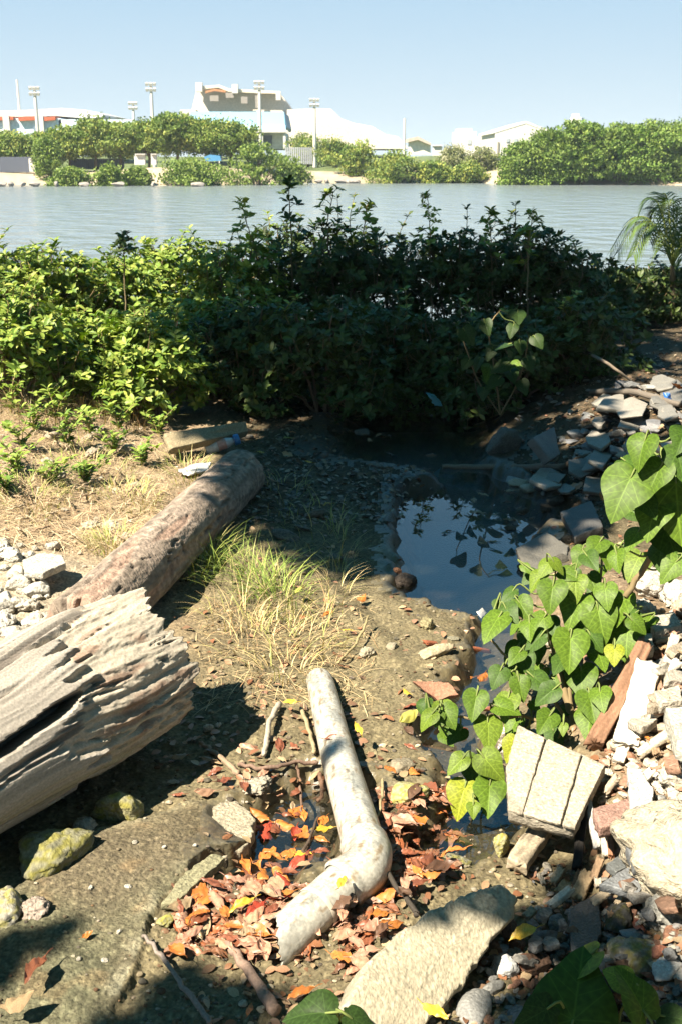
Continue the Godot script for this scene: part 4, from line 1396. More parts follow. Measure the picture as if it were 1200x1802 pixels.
func make_pipe() -> void:
	var a := gp(562, 1203, 0.0)
	var k := Vector3(0.062, 0.052, -2.115)
	var e := gp(492, 1662, 0.012)
	var o := base("drain_pipe", Vector3(k.x, 0, k.z), "broken white plastic drain pipe bent at its collar above the leaf pile", "pipe")
	a -= o.position; k -= o.position; e -= o.position
	a.y = 0.012
	var run := bend([a - Vector3(0, 0.025, 0), a + (k - a).normalized() * 0.05, a.lerp(k, 0.5) + Vector3(-0.006, 0.004, 0), k], 40)
	var rad := []
	for j in run.size(): rad.append(lerpf(0.038, 0.051, float(j) / run.size()))
	pipe_run(run, rad, o, "upper_pipe", false)
	var d1 := (k - a).normalized()
	var d2 := (e - k).normalized()
	var el := bend([k - d1 * 0.07, k - d1 * 0.02, k + d1 * 0.012 + d2 * 0.03, k + d2 * 0.10], 14)
	var r2 := []
	for j in el.size():
		var f := float(j) / (el.size() - 1)
		r2.append(0.0565 + 0.003 * sm(0.85, 0.9, f) - 0.006 * sm(0.05, 0.0, f) - 0.007 * sm(0.97, 1.0, f))
	pipe_run(el, r2, o, "elbow", false)
	var s0: Vector3 = el[-1] - d2 * 0.04
	var low := bend([s0, s0.lerp(e, 0.5), e], 40)
	var r3 := []
	for j in low.size(): r3.append(0.049)
	pipe_run(low, r3, o, "lower_pipe", true, -0.045)
	var b := MB.new()
	var m: Vector3 = low[38]
	var band := [m, m + d2 * 0.006, m + d2 * 0.012]
	tube(b, band, [0.0505, 0.0515, 0.0505], 40, Color(0.5, 0.46, 0.38), 0.0, false)
	obj("wire_band", b.mesh(), M.metal, o)

# ---------- heart-leaved plants ----------
var hearts := []
func heart_plant(called: String, root: Array, label: String, group: String, stems: Array, leaves: Array, depth_of: Callable, more := 0) -> void:
	var p0 := gp(root[0], root[1])
	var o := base(called, p0, label, "plant", group)
	var nodes := []
	for q in stems:
		var pts := []
		for s in q[0]:
			pts.append(far(s[0], s[1], depth_of.call(s[1]) + 0.06) - p0)
		var run := bend(pts, 6, 0.004)
		var b := MB.new()
		tube(b, run, taper(run.size(), q[1], q[2]), 8, Color(0.2, 0.15, 0.08), 0.15)
		obj("stem", b.mesh(), M.stem, o)
		nodes.append_array(run)
	var extra := 0
	if more > 0:
		leaves = leaves.duplicate()
		for k in more:
			var q: Array = leaves[R.randi() % (leaves.size() - k)]
			extra += 1
			leaves.append([q[0] + R.randf_range(-42, 42), q[1] + R.randf_range(-34, 34), R.randf_range(26, 48), R.randf_range(-50, 50), [4, 1, 0, 4][k % 4]])
	for j in leaves.size():
		var q: Array = leaves[j]
		var behind := j >= leaves.size() - extra
		var d: float = depth_of.call(q[1]) + (R.randf_range(0.03, 0.16) if behind else R.randf_range(-0.06, 0.03))
		var p := far(q[0], q[1], d)
		var s := float(q[2]) * scale_at(p) * (0.8 if behind else 0.9)
		var ang: float = (q[3] if q.size() > 3 else R.randf_range(-28, 28)) as float
		var back := (EYE - p).normalized()
		var nn := (back * 0.75 + Vector3(-0.15, 0.75, 0.05) + Vector3(R.randfn(), R.randfn() * 0.6, R.randfn()) * 0.24).normalized()
		if q.size() > 5: nn = (q[5] as Vector3).normalized()
		var bs := leaf_basis(nn, ang, s)
		var org := p - bs.z * 0.3
		var tone: int = q[4] if q.size() > 4 else R.randi() % 3
		var col: Color = [Color(0.194, 0.302, 0.043), Color(0.154, 0.248, 0.035), Color(0.251, 0.342, 0.054), Color(0.445, 0.465, 0.048), Color(0.098, 0.180, 0.035), Color(0.062, 0.110, 0.035)][tone]  # the darkest greens paint shade into the leaf colour
		var lf := obj("leaf", hearts[R.randi() % hearts.size()], tinted(M.heart, col), o, Transform3D(bs, org - p0))
		var best := 1e9
		var to: Vector3 = org - p0
		for k in nodes:
			var dd: float = k.distance_to(org - p0)
			if dd < best and dd > 0.02:
				best = dd; to = k
		var b := MB.new()
		var start := org - p0
		var run := bend([start, start - bs.z.normalized() * minf(0.03, best * 0.3) + nn * 0.004, start.lerp(to, 0.6) - nn * 0.012, to], 3)
		tube(b, run, taper(run.size(), 0.0022, 0.0032), 5, Color(0.16, 0.2, 0.06))
		obj("petiole", b.mesh(), M.stem, o)

func make_heart_plants() -> void:
	for k in 7: hearts.append(heart_mesh(k + 1))
	heart_plant("heart_leaved_plant", [1010, 1285], "bushy heart leaved plant growing between puddle and sunlit boards", "heart leaved plants", [
		[[[1010, 1290], [995, 1225], [975, 1150], [965, 1080], [960, 1010]], 0.012, 0.004],
		[[[1010, 1290], [1000, 1200], [1030, 1120], [1050, 1060], [1060, 975]], 0.009, 0.003],
		[[[1000, 1270], [1050, 1190], [1090, 1110], [1110, 1010]], 0.006, 0.003],
		[[[1005, 1280], [940, 1190], [885, 1150], [850, 1110]], 0.005, 0.003],
		[[[1000, 1290], [920, 1260], [870, 1270], [800, 1260], [755, 1255]], 0.005, 0.003],
		[[[990, 1300], [900, 1310], [860, 1340], [830, 1390]], 0.005, 0.003]],
		[[868, 1098, 66, -12], [970, 1045, 55, -5], [1012, 1032, 45, 5], [1010, 1070, 62, -15], [950, 1095, 42, -30], [1055, 1090, 66, 12], [1092, 1068, 58, -6], [1117, 992, 55, -20], [1003, 1140, 72, -6, 0], [1055, 1155, 52, 6], [1102, 1125, 62, 0], [1022, 1195, 60, 10], [1040, 1240, 60, 8], [1065, 1045, 46, 10], [945, 1020, 42, -20], [980, 995, 32, 30, 2], [960, 998, 36, -30, 2], [907, 1155, 36, -30], [895, 1078, 40, 40, 4], [920, 1070, 46, 30], [940, 1130, 46, -40, 4], [970, 1100, 40, 20, 4], [915, 1210, 42, 10], [890, 1240, 50, 0], [835, 1238, 52, -8], [780, 1252, 42, 10, 2], [1048, 962, 46, -25], [1038, 985, 40, 30, 4], [1068, 975, 46, 0], [950, 1200, 52, 40, 4], [962, 1222, 46, -50, 4], [1080, 1150, 36, 0, 3], [1120, 1098, 36, 40], [859, 1286, 62, -4, 2], [888, 1246, 46, 60], [960, 1269, 46, -30], [1036, 1268, 60, 5], [1031, 1228, 40, -10], [1056, 1226, 44, 15], [860, 1398, 64, -4, 0], [862, 1346, 56, 40], [812, 1402, 62, -10, 3], [804, 1344, 42, -40], [829, 1356, 46, 10, 4], [832, 1424, 26, 0], [900, 1316, 44, -20, 3], [787, 1258, 44, 25], [769, 1264, 26, -10], [752, 1265, 38, -30], [990, 1282, 22, 0], [925, 1165, 40, 20, 4], [985, 1165, 46, -20, 4], [1000, 1010, 40, 50], [1020, 1100, 44, 30, 4], [1080, 1100, 42, -35, 4], [930, 1105, 38, 15], [875, 1190, 40, -20, 4], [1045, 1125, 40, 25, 4]],
		func(py: float): return 2.92 - (py - 960.0) * 0.00112, 66)
	heart_plant("tall_heart_leaved_plant", [1100, 1050], "taller heart leaved plant leaning in from the right picture edge", "heart leaved plants", [
		[[[1100, 1050], [1140, 985], [1175, 920], [1210, 860], [1260, 760]], 0.009, 0.006],
		[[[1210, 860], [1180, 810], [1150, 770]], 0.005, 0.003],
		[[[1175, 920], [1150, 880], [1120, 830]], 0.005, 0.003]],
		[[1098, 862, 96, -22], [1128, 790, 60, -10], [1190, 880, 118, 6, 0], [1153, 838, 64, -25], [1148, 905, 74, -10], [1178, 950, 84, 12, 4], [1115, 945, 52, -15], [1180, 1000, 52, -35], [1200, 770, 52, -20, 4], [1140, 890, 44, 25, 4], [1110, 815, 50, 30, 4], [1195, 810, 66, 10, 4], [1225, 930, 90, 0], [1160, 975, 50, 10, 4], [1085, 985, 40, 20], [1215, 840, 80, 30]],
		func(_py: float): return 2.72, 8)
	heart_plant("shaded_heart_leaved_plant", [1060, 1815], "shaded heart leaved plant in the bottom right corner", "heart leaved plants", [
		[[[1060, 1830], [1030, 1790], [1020, 1720]], 0.006, 0.004],
		[[[1060, 1830], [1100, 1780], [1110, 1730]], 0.005, 0.003]],
		[[1014, 1752, 150, 170, 4, Vector3(-0.1, 0.75, 0.6)], [1118, 1752, 90, -170, 1, Vector3(0.4, 0.6, 0.5)], [1010, 1698, 105, -60, 2, Vector3(-0.5, 0.8, -0.25)], [1086, 1718, 50, -130, 2], [945, 1785, 80, -60, 5], [1185, 1790, 60, 60, 5]],
		func(py: float): return 1.62 - (py - 1750.0) * 0.001)
	heart_plant("shade_toned_seedling", [600, 1820], "seedling with shade toned leaves at the bottom edge below the curb slab", "heart leaved plants", [
		[[[600, 1840], [610, 1815], [600, 1795]], 0.004, 0.003]],
		[[550, 1782, 86, -95, 5, Vector3(0, 0.9, 0.2)], [568, 1800, 66, -60, 5], [636, 1800, 70, 70, 5]],
		func(_py: float): return 1.56)
	heart_plant("broad_leaved_seedling", [880, 720], "shaded broad leaved plant with bluish leaves over the grey block", "heart leaved plants", [
		[[[880, 730], [870, 660], [860, 580], [880, 545]], 0.006, 0.003],
		[[[880, 730], [915, 660], [930, 590]], 0.005, 0.003],
		[[[880, 730], [840, 670], [815, 600]], 0.005, 0.003]],
		[[911, 555, 30, 0, 5], [822, 590, 34, 30, 5], [885, 608, 30, -40, 5], [862, 620, 28, -20, 5], [880, 645, 34, -70, 5], [870, 672, 30, -40, 5], [915, 610, 26, 0, 5], [930, 640, 26, 20, 5], [840, 640, 26, -20, 5], [855, 575, 28, 20, 5], [900, 580, 28, -10, 5], [945, 600, 26, 30, 5], [900, 660, 30, 10, 5], [820, 640, 24, -30, 5], [850, 690, 26, 0, 5], [920, 680, 28, 20, 5]],
		func(_py: float): return 6.2, 3)

# ---------- rubble, boards, litter ----------
const PALE := Color(0.66, 0.61, 0.52)
const GREY := Color(0.2, 0.2, 0.2)
const MOSS := Color(0.42, 0.4, 0.3)
const BRICK := Color(0.33, 0.15, 0.09)

func make_rubble() -> void:
	# lower right: the curb slab and what lies round it
	flat("curb_slab", [[604, 1768, 0.0], [640, 1700, 0.02], [698, 1642, 0.03], [760, 1600, 0.035], [828, 1568, 0.04], [884, 1553, 0.04], [912, 1578, 0.02], [906, 1612, 0.0], [868, 1650, -0.01], [838, 1700, -0.03], [800, 1752, -0.05], [742, 1810, -0.06], [630, 1815, -0.03]], 0.13, 0.10, M.stone, Color(0.55, 0.49, 0.36), "thick broken pale concrete curb slab at the bottom of the picture", "slab", "", 0.008, 0.0025, 0.007, null, 0.12)
	# grooved block: three strips on one body
	var gb := flat("grooved_block", [[910, 1276, 0.02], [1064, 1345, 0.02], [1008, 1456, -0.02], [893, 1426, -0.02], [889, 1350, 0.0]], 0.04, 0.105, M.stone, Color(0.56, 0.5, 0.4), "pale ceramic block with two grooves leaning beside the heart leaved plant", "block", "", 0.003, 0.002)
	for q in [[[912, 1275], [958, 1297], [918, 1431], [894, 1424], [890, 1352]], [[964, 1299], [1022, 1326], [985, 1448], [923, 1432]], [[1028, 1328], [1064, 1345], [1010, 1456], [990, 1450]]]:
		var face := []
		for s in [[910, 1276, 0.02], [1064, 1345, 0.02], [1008, 1456, -0.02]]: face.append(at(s[0], s[1], gb.position.y + s[2]))
		var fn: Vector3 = (face[1] - face[0]).cross(face[2] - face[0]).normalized()
		if fn.y < 0: fn = -fn
		var pts := []
		var mid := Vector3.ZERO
		for s in q:
			var vd := view_dir(s[0], s[1])
			pts.append(EYE + vd * ((face[0] + fn * 0.012 - EYE).dot(fn) / vd.dot(fn)) - gb.position)
		for p in pts: mid += p / pts.size()
		for k in pts.size(): pts[k] -= mid
		obj("ribbed_strip", slab_mesh(pts, fn, 0.014, 0.008, 0.0015, 0.0012, 0.12, 0.2, int(q[0][0])), tinted(M.stone, Color(0.58, 0.51, 0.40)), gb, Transform3D(Basis.IDENTITY, mid))
	board("timber_beam", [1040, 1318, 0.03], [1136, 1128, 0.09], 0.045, 0.05, Color(0.34, 0.19, 0.12), "long reddish brown timber beam beside the bleached board", "beam", "", 0.03, 0.45, 0.4)
	board("bleached_board", [1098, 1318, 0.04], [1142, 1160, 0.07], 0.065, 0.018, Color(0.74, 0.69, 0.6), "bleached white board lying right of the brown timber beam", "board", "", 0.03, 0.2)
	board("split_board", [1085, 1345, 0.02], [1108, 1285, 0.035], 0.03, 0.012, Color(0.66, 0.6, 0.52), "short white split board under the end of the bleached board", "board", "", 0.02, 0.25)
	board("stick_board", [1145, 1245, 0.03], [1178, 1208, 0.035], 0.018, 0.012, Color(0.6, 0.5, 0.4), "short pale stick right of the bleached board", "stick")
	board("batten", [1118, 1330, 0.03], [1180, 1288, 0.04], 0.03, 0.014, Color(0.62, 0.54, 0.42), "pale batten lying across the rubble below the white block", "batten", "", 0.012, 0.3)
	board("short_batten", [1120, 1308, 0.02], [1172, 1300, 0.02], 0.022, 0.012, Color(0.6, 0.52, 0.42), "short pale batten half under a longer one", "batten", "", 0.015, 0.3)
	flat("white_block", [[1172, 1245], [1240, 1238], [1240, 1330, -0.01], [1192, 1308]], 0.045, 0.08, M.stone, Color(0.68, 0.65, 0.56), "white block cut by the right edge beside the battens", "block")
	flat("white_shard", [[1103, 1350], [1128, 1353], [1150, 1392], [1147, 1414], [1108, 1420]], 0.02, 0.06, M.stone, Color(0.78, 0.76, 0.72), "bright white shard behind the pink brick bar", "shard")
	flat("brick_bar", [[1040, 1422], [1100, 1406], [1145, 1398], [1150, 1432], [1100, 1446], [1054, 1456]], 0.03, 0.07, M.brick, Color(0.44, 0.27, 0.22), "pinkish brick bar lying in front of the white shard", "brick")
	flat("slate_piece", [[1093, 1464], [1148, 1434], [1180, 1440], [1154, 1512], [1114, 1522]], 0.03, 0.055, M.slate, Color(0.17, 0.18, 0.19), "dark grey slate piece below the pink brick bar", "slate", "", 0.004, 0.0015)
	flat("slate_piece", [[1053, 1555], [1100, 1528], [1150, 1514], [1140, 1545], [1122, 1570]], 0.02, 0.05, M.slate, Color(0.2, 0.21, 0.22), "pointed grey slate piece left of the big coral rock", "slate", "", 0.004, 0.0015)
	flat("slate_piece", [[1066, 1518], [1098, 1500], [1112, 1522], [1082, 1534]], 0.02, 0.03, M.slate, Color(0.13, 0.14, 0.14), "small dark slate wedged under a bigger one", "slate", "", 0.004, 0.0015)
	flat("slate_piece", [[998, 1600], [1052, 1570], [1058, 1640], [1046, 1668], [1004, 1672]], 0.02, 0.03, M.slate, Color(0.1, 0.095, 0.09), "upright dark slate below the pointed grey one", "slate", "", 0.004, 0.0015)
	rock("coral", 1192, 1505, Vector3(0.24, 0.26, 0.36), Color(0.6, 0.53, 0.4), "big pale pitted coral rock at the right edge", "", 0.3, 0.4, "coral_rock", "rock", 0.1)
	rock("coral", 1165, 1605, Vector3(0.11, 0.09, 0.11), Color(0.42, 0.41, 0.37), "grey pitted rock below the big coral rock", "", 0.3, 1.0, "coral_rock", "rock")
	rock("coral", 1192, 1370, Vector3(0.09, 0.08, 0.11), Color(0.66, 0.6, 0.5), "pale pitted rock above the big coral rock", "", 0.2, 1.0, "coral_rock", "rock")
	rock("mossy", 1120, 1690, Vector3(0.16, 0.10, 0.14), Color(0.36, 0.32, 0.25), "grey brown rock left of the white stone in the corner", "", 0.4, 0.5, "", "rock")
	rock("chunk", 1175, 1708, Vector3(0.09, 0.05, 0.06), Color(0.78, 0.77, 0.74), "smooth white stone near the bottom right corner", "", 0.1, 0.5)
	rock("brick", 1158, 1676, Vector3(0.05, 0.03, 0.03), Color(0.42, 0.18, 0.12), "small red brick bit above the white corner stone", "", 0.1, 0.2, "brick_piece", "brick")
	board("wood_chunk", [903, 1530, 0.02], [962, 1446, 0.05], 0.05, 0.03, Color(0.5, 0.42, 0.31), "thick split wood chunk below the grooved block", "wood", "", 0.02, 0.6)
	board("wood_splinter", [965, 1562, 0.01], [994, 1520, 0.03], 0.02, 0.012, Color(0.5, 0.4, 0.27), "left splinter of three in front of the dark charred stick", "splinter")
	board("wood_splinter", [1000, 1585, 0.01], [1022, 1525, 0.03], 0.012, 0.01, Color(0.28, 0.15, 0.08), "thin brown splinter between two paler ones", "splinter")
	board("wood_splinter", [1010, 1592, 0.01], [1036, 1528, 0.03], 0.03, 0.012, Color(0.48, 0.35, 0.21), "widest splinter right of the thin brown one", "splinter")
	board("wood_splinter", [980, 1580, 0.005], [1005, 1548, 0.02], 0.03, 0.012, Color(0.42, 0.3, 0.17), "short tan splinter in front of the others", "splinter")
	board("charred_stick", [1012, 1540, 0.02], [1028, 1408, 0.10], 0.022, 0.02, Color(0.025, 0.022, 0.02), "black charred stick standing right of the grooved block", "stick", "", 0.03, 0.1)
	board("grey_lath", [1052, 1500, 0.02], [1032, 1404, 0.10], 0.018, 0.012, Color(0.5, 0.49, 0.47), "grey lath leaning beside the charred stick", "lath", "", 0.02, 0.3)
	board("pale_lath", [1064, 1510, 0.015], [1060, 1455, 0.04], 0.014, 0.01, Color(0.62, 0.56, 0.46), "short pale lath under the pink brick bar", "lath", "", 0.012, 0.3)
	board("brown_lath", [1076, 1512, 0.01], [1070, 1460, 0.03], 0.014, 0.012, Color(0.34, 0.17, 0.1), "short brown lath beside the pale one", "lath", "", 0.012, 0.3)
	for q in [["brick", 934, 1700, 0.075, 0.045, 0.065, BRICK, "reddish brown brick lump right of the white glassy stone"], ["brick", 895, 1637, 0.05, 0.05, 0.08, Color(0.2, 0.11, 0.08), "dark brown brick piece left of the yellow leaf"], ["brick", 910, 1660, 0.05, 0.04, 0.05, Color(0.24, 0.12, 0.085), "brown brick piece touching the yellow leaf"], ["brick", 865, 1672, 0.075, 0.04, 0.055, Color(0.26, 0.17, 0.12), "flat brown brick piece against the curb slab"], ["chunk", 888, 1704, 0.06, 0.06, 0.08, Color(0.62, 0.63, 0.63), "white glassy stone between the curb slab and brick lump"], ["chunk", 984, 1627, 0.06, 0.04, 0.055, Color(0.34, 0.35, 0.35), "blocky grey stone right of the yellow leaf"], ["chunk", 972, 1668, 0.04, 0.035, 0.075, Color(0.3, 0.31, 0.32), "long grey stone below the blocky grey one"], ["brick", 990, 1655, 0.03, 0.03, 0.05, Color(0.26, 0.14, 0.09), "narrow brown piece between grey stones"], ["slate", 944, 1640, 0.035, 0.03, 0.1, Color(0.2, 0.2, 0.2), "slim dark grey stone standing right of the yellow leaf"], ["slate", 1030, 1683, 0.11, 0.03, 0.04, Color(0.36, 0.36, 0.35), "flat grey stone behind the big shaded leaf"], ["slate", 840, 1775, 0.10, 0.05, 0.09, Color(0.22, 0.22, 0.21), "grey stone wedge at the bottom right of the curb slab"], ["chunk", 912, 1790, 0.06, 0.05, 0.06, Color(0.28, 0.28, 0.28), "small grey stone left of the big shaded leaf"], ["slate", 868, 1740, 0.03, 0.03, 0.06, Color(0.2, 0.2, 0.19), "thin grey shard beside the white glassy stone"], ["mossy", 1090, 1620, 0.12, 0.05, 0.08, Color(0.07, 0.07, 0.065), "black crumbly lump under the coral rock"]]:
		rock(q[0], q[1], q[2], Vector3(q[3], q[4], q[5]), q[6], q[7], "", 0.3, -1.0, "brick_piece" if q[0] == "brick" else "stone", "brick" if q[0] == "brick" else "stone")
	rock("mossy", 798, 1520, Vector3(0.10, 0.05, 0.11), Color(0.3, 0.29, 0.22), "olive grey ragged stone in the shade left of the wood chunk", "", 0.3, 0.6)
	rock("mossy", 880, 1490, Vector3(0.05, 0.07, 0.05), Color(0.46, 0.43, 0.24), "olive yellow stone standing beside the wood chunk", "", 0.2, 0.2)
	rock("mossy", 718, 1396, Vector3(0.12, 0.06, 0.10), Color(0.48, 0.45, 0.26), "moss yellowed stone right of the white pipe", "", 0.3, 0.3)
	rock("chunk", 705, 1352, Vector3(0.12, 0.06, 0.10), Color(0.36, 0.31, 0.22), "brown stone with dark side just above the mossy one", "", 0.4, 0.9)
	rock("chunk", 760, 1150, Vector3(0.19, 0.05, 0.08), Color(0.52, 0.44, 0.3), "long pale lump of concrete at the near end of the puddle", "", 0.4, 0.5)
	rock("coral", 645, 1150, Vector3(0.07, 0.05, 0.06), Color(0.55, 0.48, 0.35), "pale stone left of the long concrete lump", "", 0.3)
	rock("coral", 752, 1100, Vector3(0.07, 0.06, 0.08), Color(0.4, 0.35, 0.2), "knobbly olive stone at the puddle edge", "", 0.3)
	rock("chunk", 690, 1138, Vector3(0.05, 0.035, 0.05), Color(0.5, 0.44, 0.32), "small pale stone between two bigger ones by the puddle", "", 0.3)
	rock("pebble", 716, 1022, Vector3(0.115, 0.08, 0.10), Color(0.07, 0.055, 0.045), "dark rounded rock standing in the puddle", "", 0.35, 0.6)
	rock("brick", 700, 1004, Vector3(0.05, 0.035, 0.045), Color(0.25, 0.13, 0.08), "brown stone resting on the dark rounded rock", "", -0.9, 0.6, "brick_piece", "brick")
	rock("chunk", 795, 1125, Vector3(0.06, 0.03, 0.05), Color(0.3, 0.28, 0.2), "flat stone under the water at the puddle's near end", "", 0.5)
	flat("broken_tile", [[724, 1198, 0.02], [790, 1200, 0.03], [806, 1222, 0.01], [770, 1232, -0.01]], 0.02, 0.035, M.brick, Color(0.45, 0.24, 0.16), "broken red clay tile at the side of the wet channel", "tile")
	board("red_batten", [742, 1130, 0.02], [864, 1146, 0.02], 0.022, 0.012, Color(0.36, 0.12, 0.06), "long red brown batten floating across the puddle's near end", "batten")
	# left: the olive rocks under the driftwood and the pale crust
	rock("mossy", 207, 1420, Vector3(0.14, 0.12, 0.17), Color(0.36, 0.34, 0.2), "yellow green rock under the middle of the driftwood", "", 0.35, 0.5, "", "rock", 0.1)
	rock("mossy", 95, 1500, Vector3(0.22, 0.12, 0.19), Color(0.3, 0.29, 0.19), "larger olive rock under the driftwood at the left", "", 0.4, 0.9, "", "rock", 0.1)
	rock("coral", 150, 1455, Vector3(0.07, 0.06, 0.07), Color(0.5, 0.48, 0.42), "small grey rock between two yellow green ones", "", 0.3, 0.9, "", "rock")
	rock("mossy", 12, 1600, Vector3(0.14, 0.08, 0.12), Color(0.4, 0.38, 0.32), "lichen spotted rock at the left edge", "", 0.4, 0.4, "", "rock")
	rock("coral", 62, 1600, Vector3(0.08, 0.05, 0.08), Color(0.46, 0.38, 0.32), "pinkish grey rough stone beside the lichen rock", "", 0.4, 0.4, "", "rock")
	flat("pale_crust", [[343, 1448], [352, 1424], [410, 1405], [424, 1412], [450, 1436], [444, 1464], [430, 1495], [392, 1506], [372, 1496], [384, 1466]], 0.035, 0.034, M.stone, Color(0.5, 0.44, 0.33), "pale flat stone crust at the edge of the muddy slab", "slab", "", 0.008, 0.003, 0.007)
	flat("pale_crust", [[285, 1588], [330, 1532], [372, 1503], [398, 1508], [352, 1548], [308, 1592]], 0.02, 0.02, M.stone, Color(0.34, 0.32, 0.2), "olive crust along the cracked rim of the muddy slab", "slab", "", 0.008, 0.003, 0.007)
	rock("brick", 402, 1472, Vector3(0.035, 0.015, 0.018), Color(0.26, 0.12, 0.06), "brown bark bit lying on the pale crust", "", -0.6, 0.2, "brick_piece", "brick")
	rock("mossy", 292, 1620, Vector3(0.05, 0.04, 0.05), Color(0.42, 0.4, 0.2), "yellowish stone under the cracked slab rim", "", 0.3)
	rock("coral", 455, 1382, Vector3(0.10, 0.04, 0.08), Color(0.5, 0.45, 0.36), "pale crusted clod left of the white pipe", "", 0.3, 0.6)
	for q in [[368, 1280, 0.028], [385, 1276, 0.02], [398, 1290, 0.018], [415, 1262, 0.016], [375, 1300, 0.02], [226, 1560, 0.015], [238, 1482, 0.014], [330, 1640, 0.018], [210, 1640, 0.012], [185, 1690, 0.014], [160, 1562, 0.014], [290, 1490, 0.012], [344, 1488, 0.012], [140, 1688, 0.012], [690, 1650, 0.016]]:
		rock("coral", q[0], q[1], Vector3(1.3, 0.8, 1.0) * q[2], PALE, "little pale pebble on mud left of the pipe", "little pale pebbles on the mud", 0.3, -1.0, "pebble", "pebble")
	# the log's surroundings
	flat("paving_slab", [[290, 762, 0.05], [434, 741, 0.05], [438, 758, 0.0], [300, 790, 0.0]], 0.05, 0.09, M.stone, Color(0.46, 0.38, 0.24), "yellowish paving slab edge showing behind the log", "slab", "", 0.004, 0.002, 0.012)
	rock("chunk", 885, 782, Vector3(0.26, 0.22, 0.2), Color(0.22, 0.21, 0.19), "grey concrete block at the back of the puddle", "", 0.3, 0.5, "concrete_block", "block", 0.1)
	flat("leaning_slab", [[936, 770, 0.1], [975, 750, 0.1], [985, 800, 0.0], [968, 810, 0.0]], 0.05, 0.08, M.slate, Color(0.16, 0.16, 0.155), "dark slab leaning right of the grey concrete block", "slab", "", 0.004, 0.003, 0.012)
	flat("submerged_slab", [[905, 965, 0.0], [960, 935, 0.03], [1000, 960, 0.04], [985, 1010, 0.0], [925, 1005, -0.02]], 0.04, 0.07, M.slate, Color(0.14, 0.13, 0.11), "dark flat slab rising from the right side of the puddle", "slab", "", 0.004, 0.003, 0.012)
	flat("submerged_slab", [[985, 900, 0.0], [1040, 880, 0.02], [1060, 925, 0.02], [1010, 945, 0.0]], 0.04, 0.05, M.slate, Color(0.1, 0.095, 0.085), "dark slab at the back right of the puddle", "slab", "", 0.004, 0.003, 0.012)
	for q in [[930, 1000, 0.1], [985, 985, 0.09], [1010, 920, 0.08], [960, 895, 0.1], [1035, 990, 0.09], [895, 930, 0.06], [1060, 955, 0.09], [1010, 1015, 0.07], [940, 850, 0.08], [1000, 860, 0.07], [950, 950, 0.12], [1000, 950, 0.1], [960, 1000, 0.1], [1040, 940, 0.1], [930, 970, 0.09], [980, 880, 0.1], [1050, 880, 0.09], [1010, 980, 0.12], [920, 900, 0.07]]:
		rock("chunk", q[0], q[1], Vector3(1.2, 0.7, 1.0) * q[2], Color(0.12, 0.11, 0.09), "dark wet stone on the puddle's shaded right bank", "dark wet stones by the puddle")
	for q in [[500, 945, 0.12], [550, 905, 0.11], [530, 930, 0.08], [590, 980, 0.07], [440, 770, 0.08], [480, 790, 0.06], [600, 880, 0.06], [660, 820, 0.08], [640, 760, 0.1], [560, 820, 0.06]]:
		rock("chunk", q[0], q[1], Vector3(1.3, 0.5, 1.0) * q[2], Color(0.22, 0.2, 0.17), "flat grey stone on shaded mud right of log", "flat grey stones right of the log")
	# grey gravel heap in the dappled light on the right bank
	for k in 84:
		var px := R.randf_range(905, 1200)
		var py := R.randf_range(670, 880)
		if px < 1130 - (py - 680) * 1.0 - 60: continue
		var s := R.randf_range(0.06, 0.17)
		rock("slate" if k % 3 else "chunk", px, py, Vector3(1.25, 0.5, 0.9) * s, [Color(0.26, 0.26, 0.26), Color(0.32, 0.31, 0.29), Color(0.2, 0.2, 0.21), Color(0.42, 0.37, 0.28)][k % 4], ["flat dark grey stone in the right bank's dappled heap", "pale tan stone in the right bank's dappled heap"][1 if k % 4 == 3 else 0], ["dark stones of the right bank heap", "tan stones of the right bank heap"][1 if k % 4 == 3 else 0])
	# pale coral rubble at the left edge
	for k in 62:
		var px := R.randf_range(-15, 120)
		var py := R.randf_range(955, 1125)
		if px > 118 - maxf(0, py - 1040) * 0.3: continue
		var s := pow(R.randf(), 2.0) * 0.10 + 0.03
		rock("coral" if k % 2 else "chunk", px, py, Vector3(1.2, 0.8, 1.0) * s, [Color(0.7, 0.66, 0.58), Color(0.62, 0.57, 0.48), Color(0.76, 0.73, 0.66)][k % 3], "whitish coral stone in the heap left of the log", "whitish stones heaped left of the log")
	flat("pale_flagstone", [[40, 985], [70, 972], [110, 976], [116, 990], [75, 1008], [45, 1004]], 0.03, 0.07, M.stone, Color(0.72, 0.68, 0.6), "flat whitish flagstone on top of the left heap", "slab")
	for k in 24:
		var px := R.randf_range(-10, 285)
		var py := R.randf_range(700, 950)
		rock("coral" if k % 3 else "chunk", px, py, Vector3(1.2, 0.7, 1.0) * R.randf_range(0.025, 0.10), [Color(0.6, 0.53, 0.43), Color(0.5, 0.42, 0.32)][k % 2], "pale stone in the dry straw left of the log", "pale stones in the dry straw")
	# the sunlit heap on the right: chips of every kind
	var sorts := [["coral", Color(0.7, 0.64, 0.54), "white stone in the sunlit heap at right edge", "white rubble stones in the sunlit heap", "stone", "stone"], ["brick", Color(0.42, 0.22, 0.14), "reddish brick chip in the sunlit heap at right edge", "brick chips in the sunlit heap", "brick_chip", "brick"], ["chunk", Color(0.6, 0.48, 0.36), "tan rubble chunk in the sunlit heap at right edge", "tan rubble stones in the sunlit heap", "rubble_chunk", "stone"], ["slate", Color(0.32, 0.32, 0.31), "grey chip in the sunlit heap at right edge", "grey chips in the sunlit heap", "slate_chip", "stone"]]
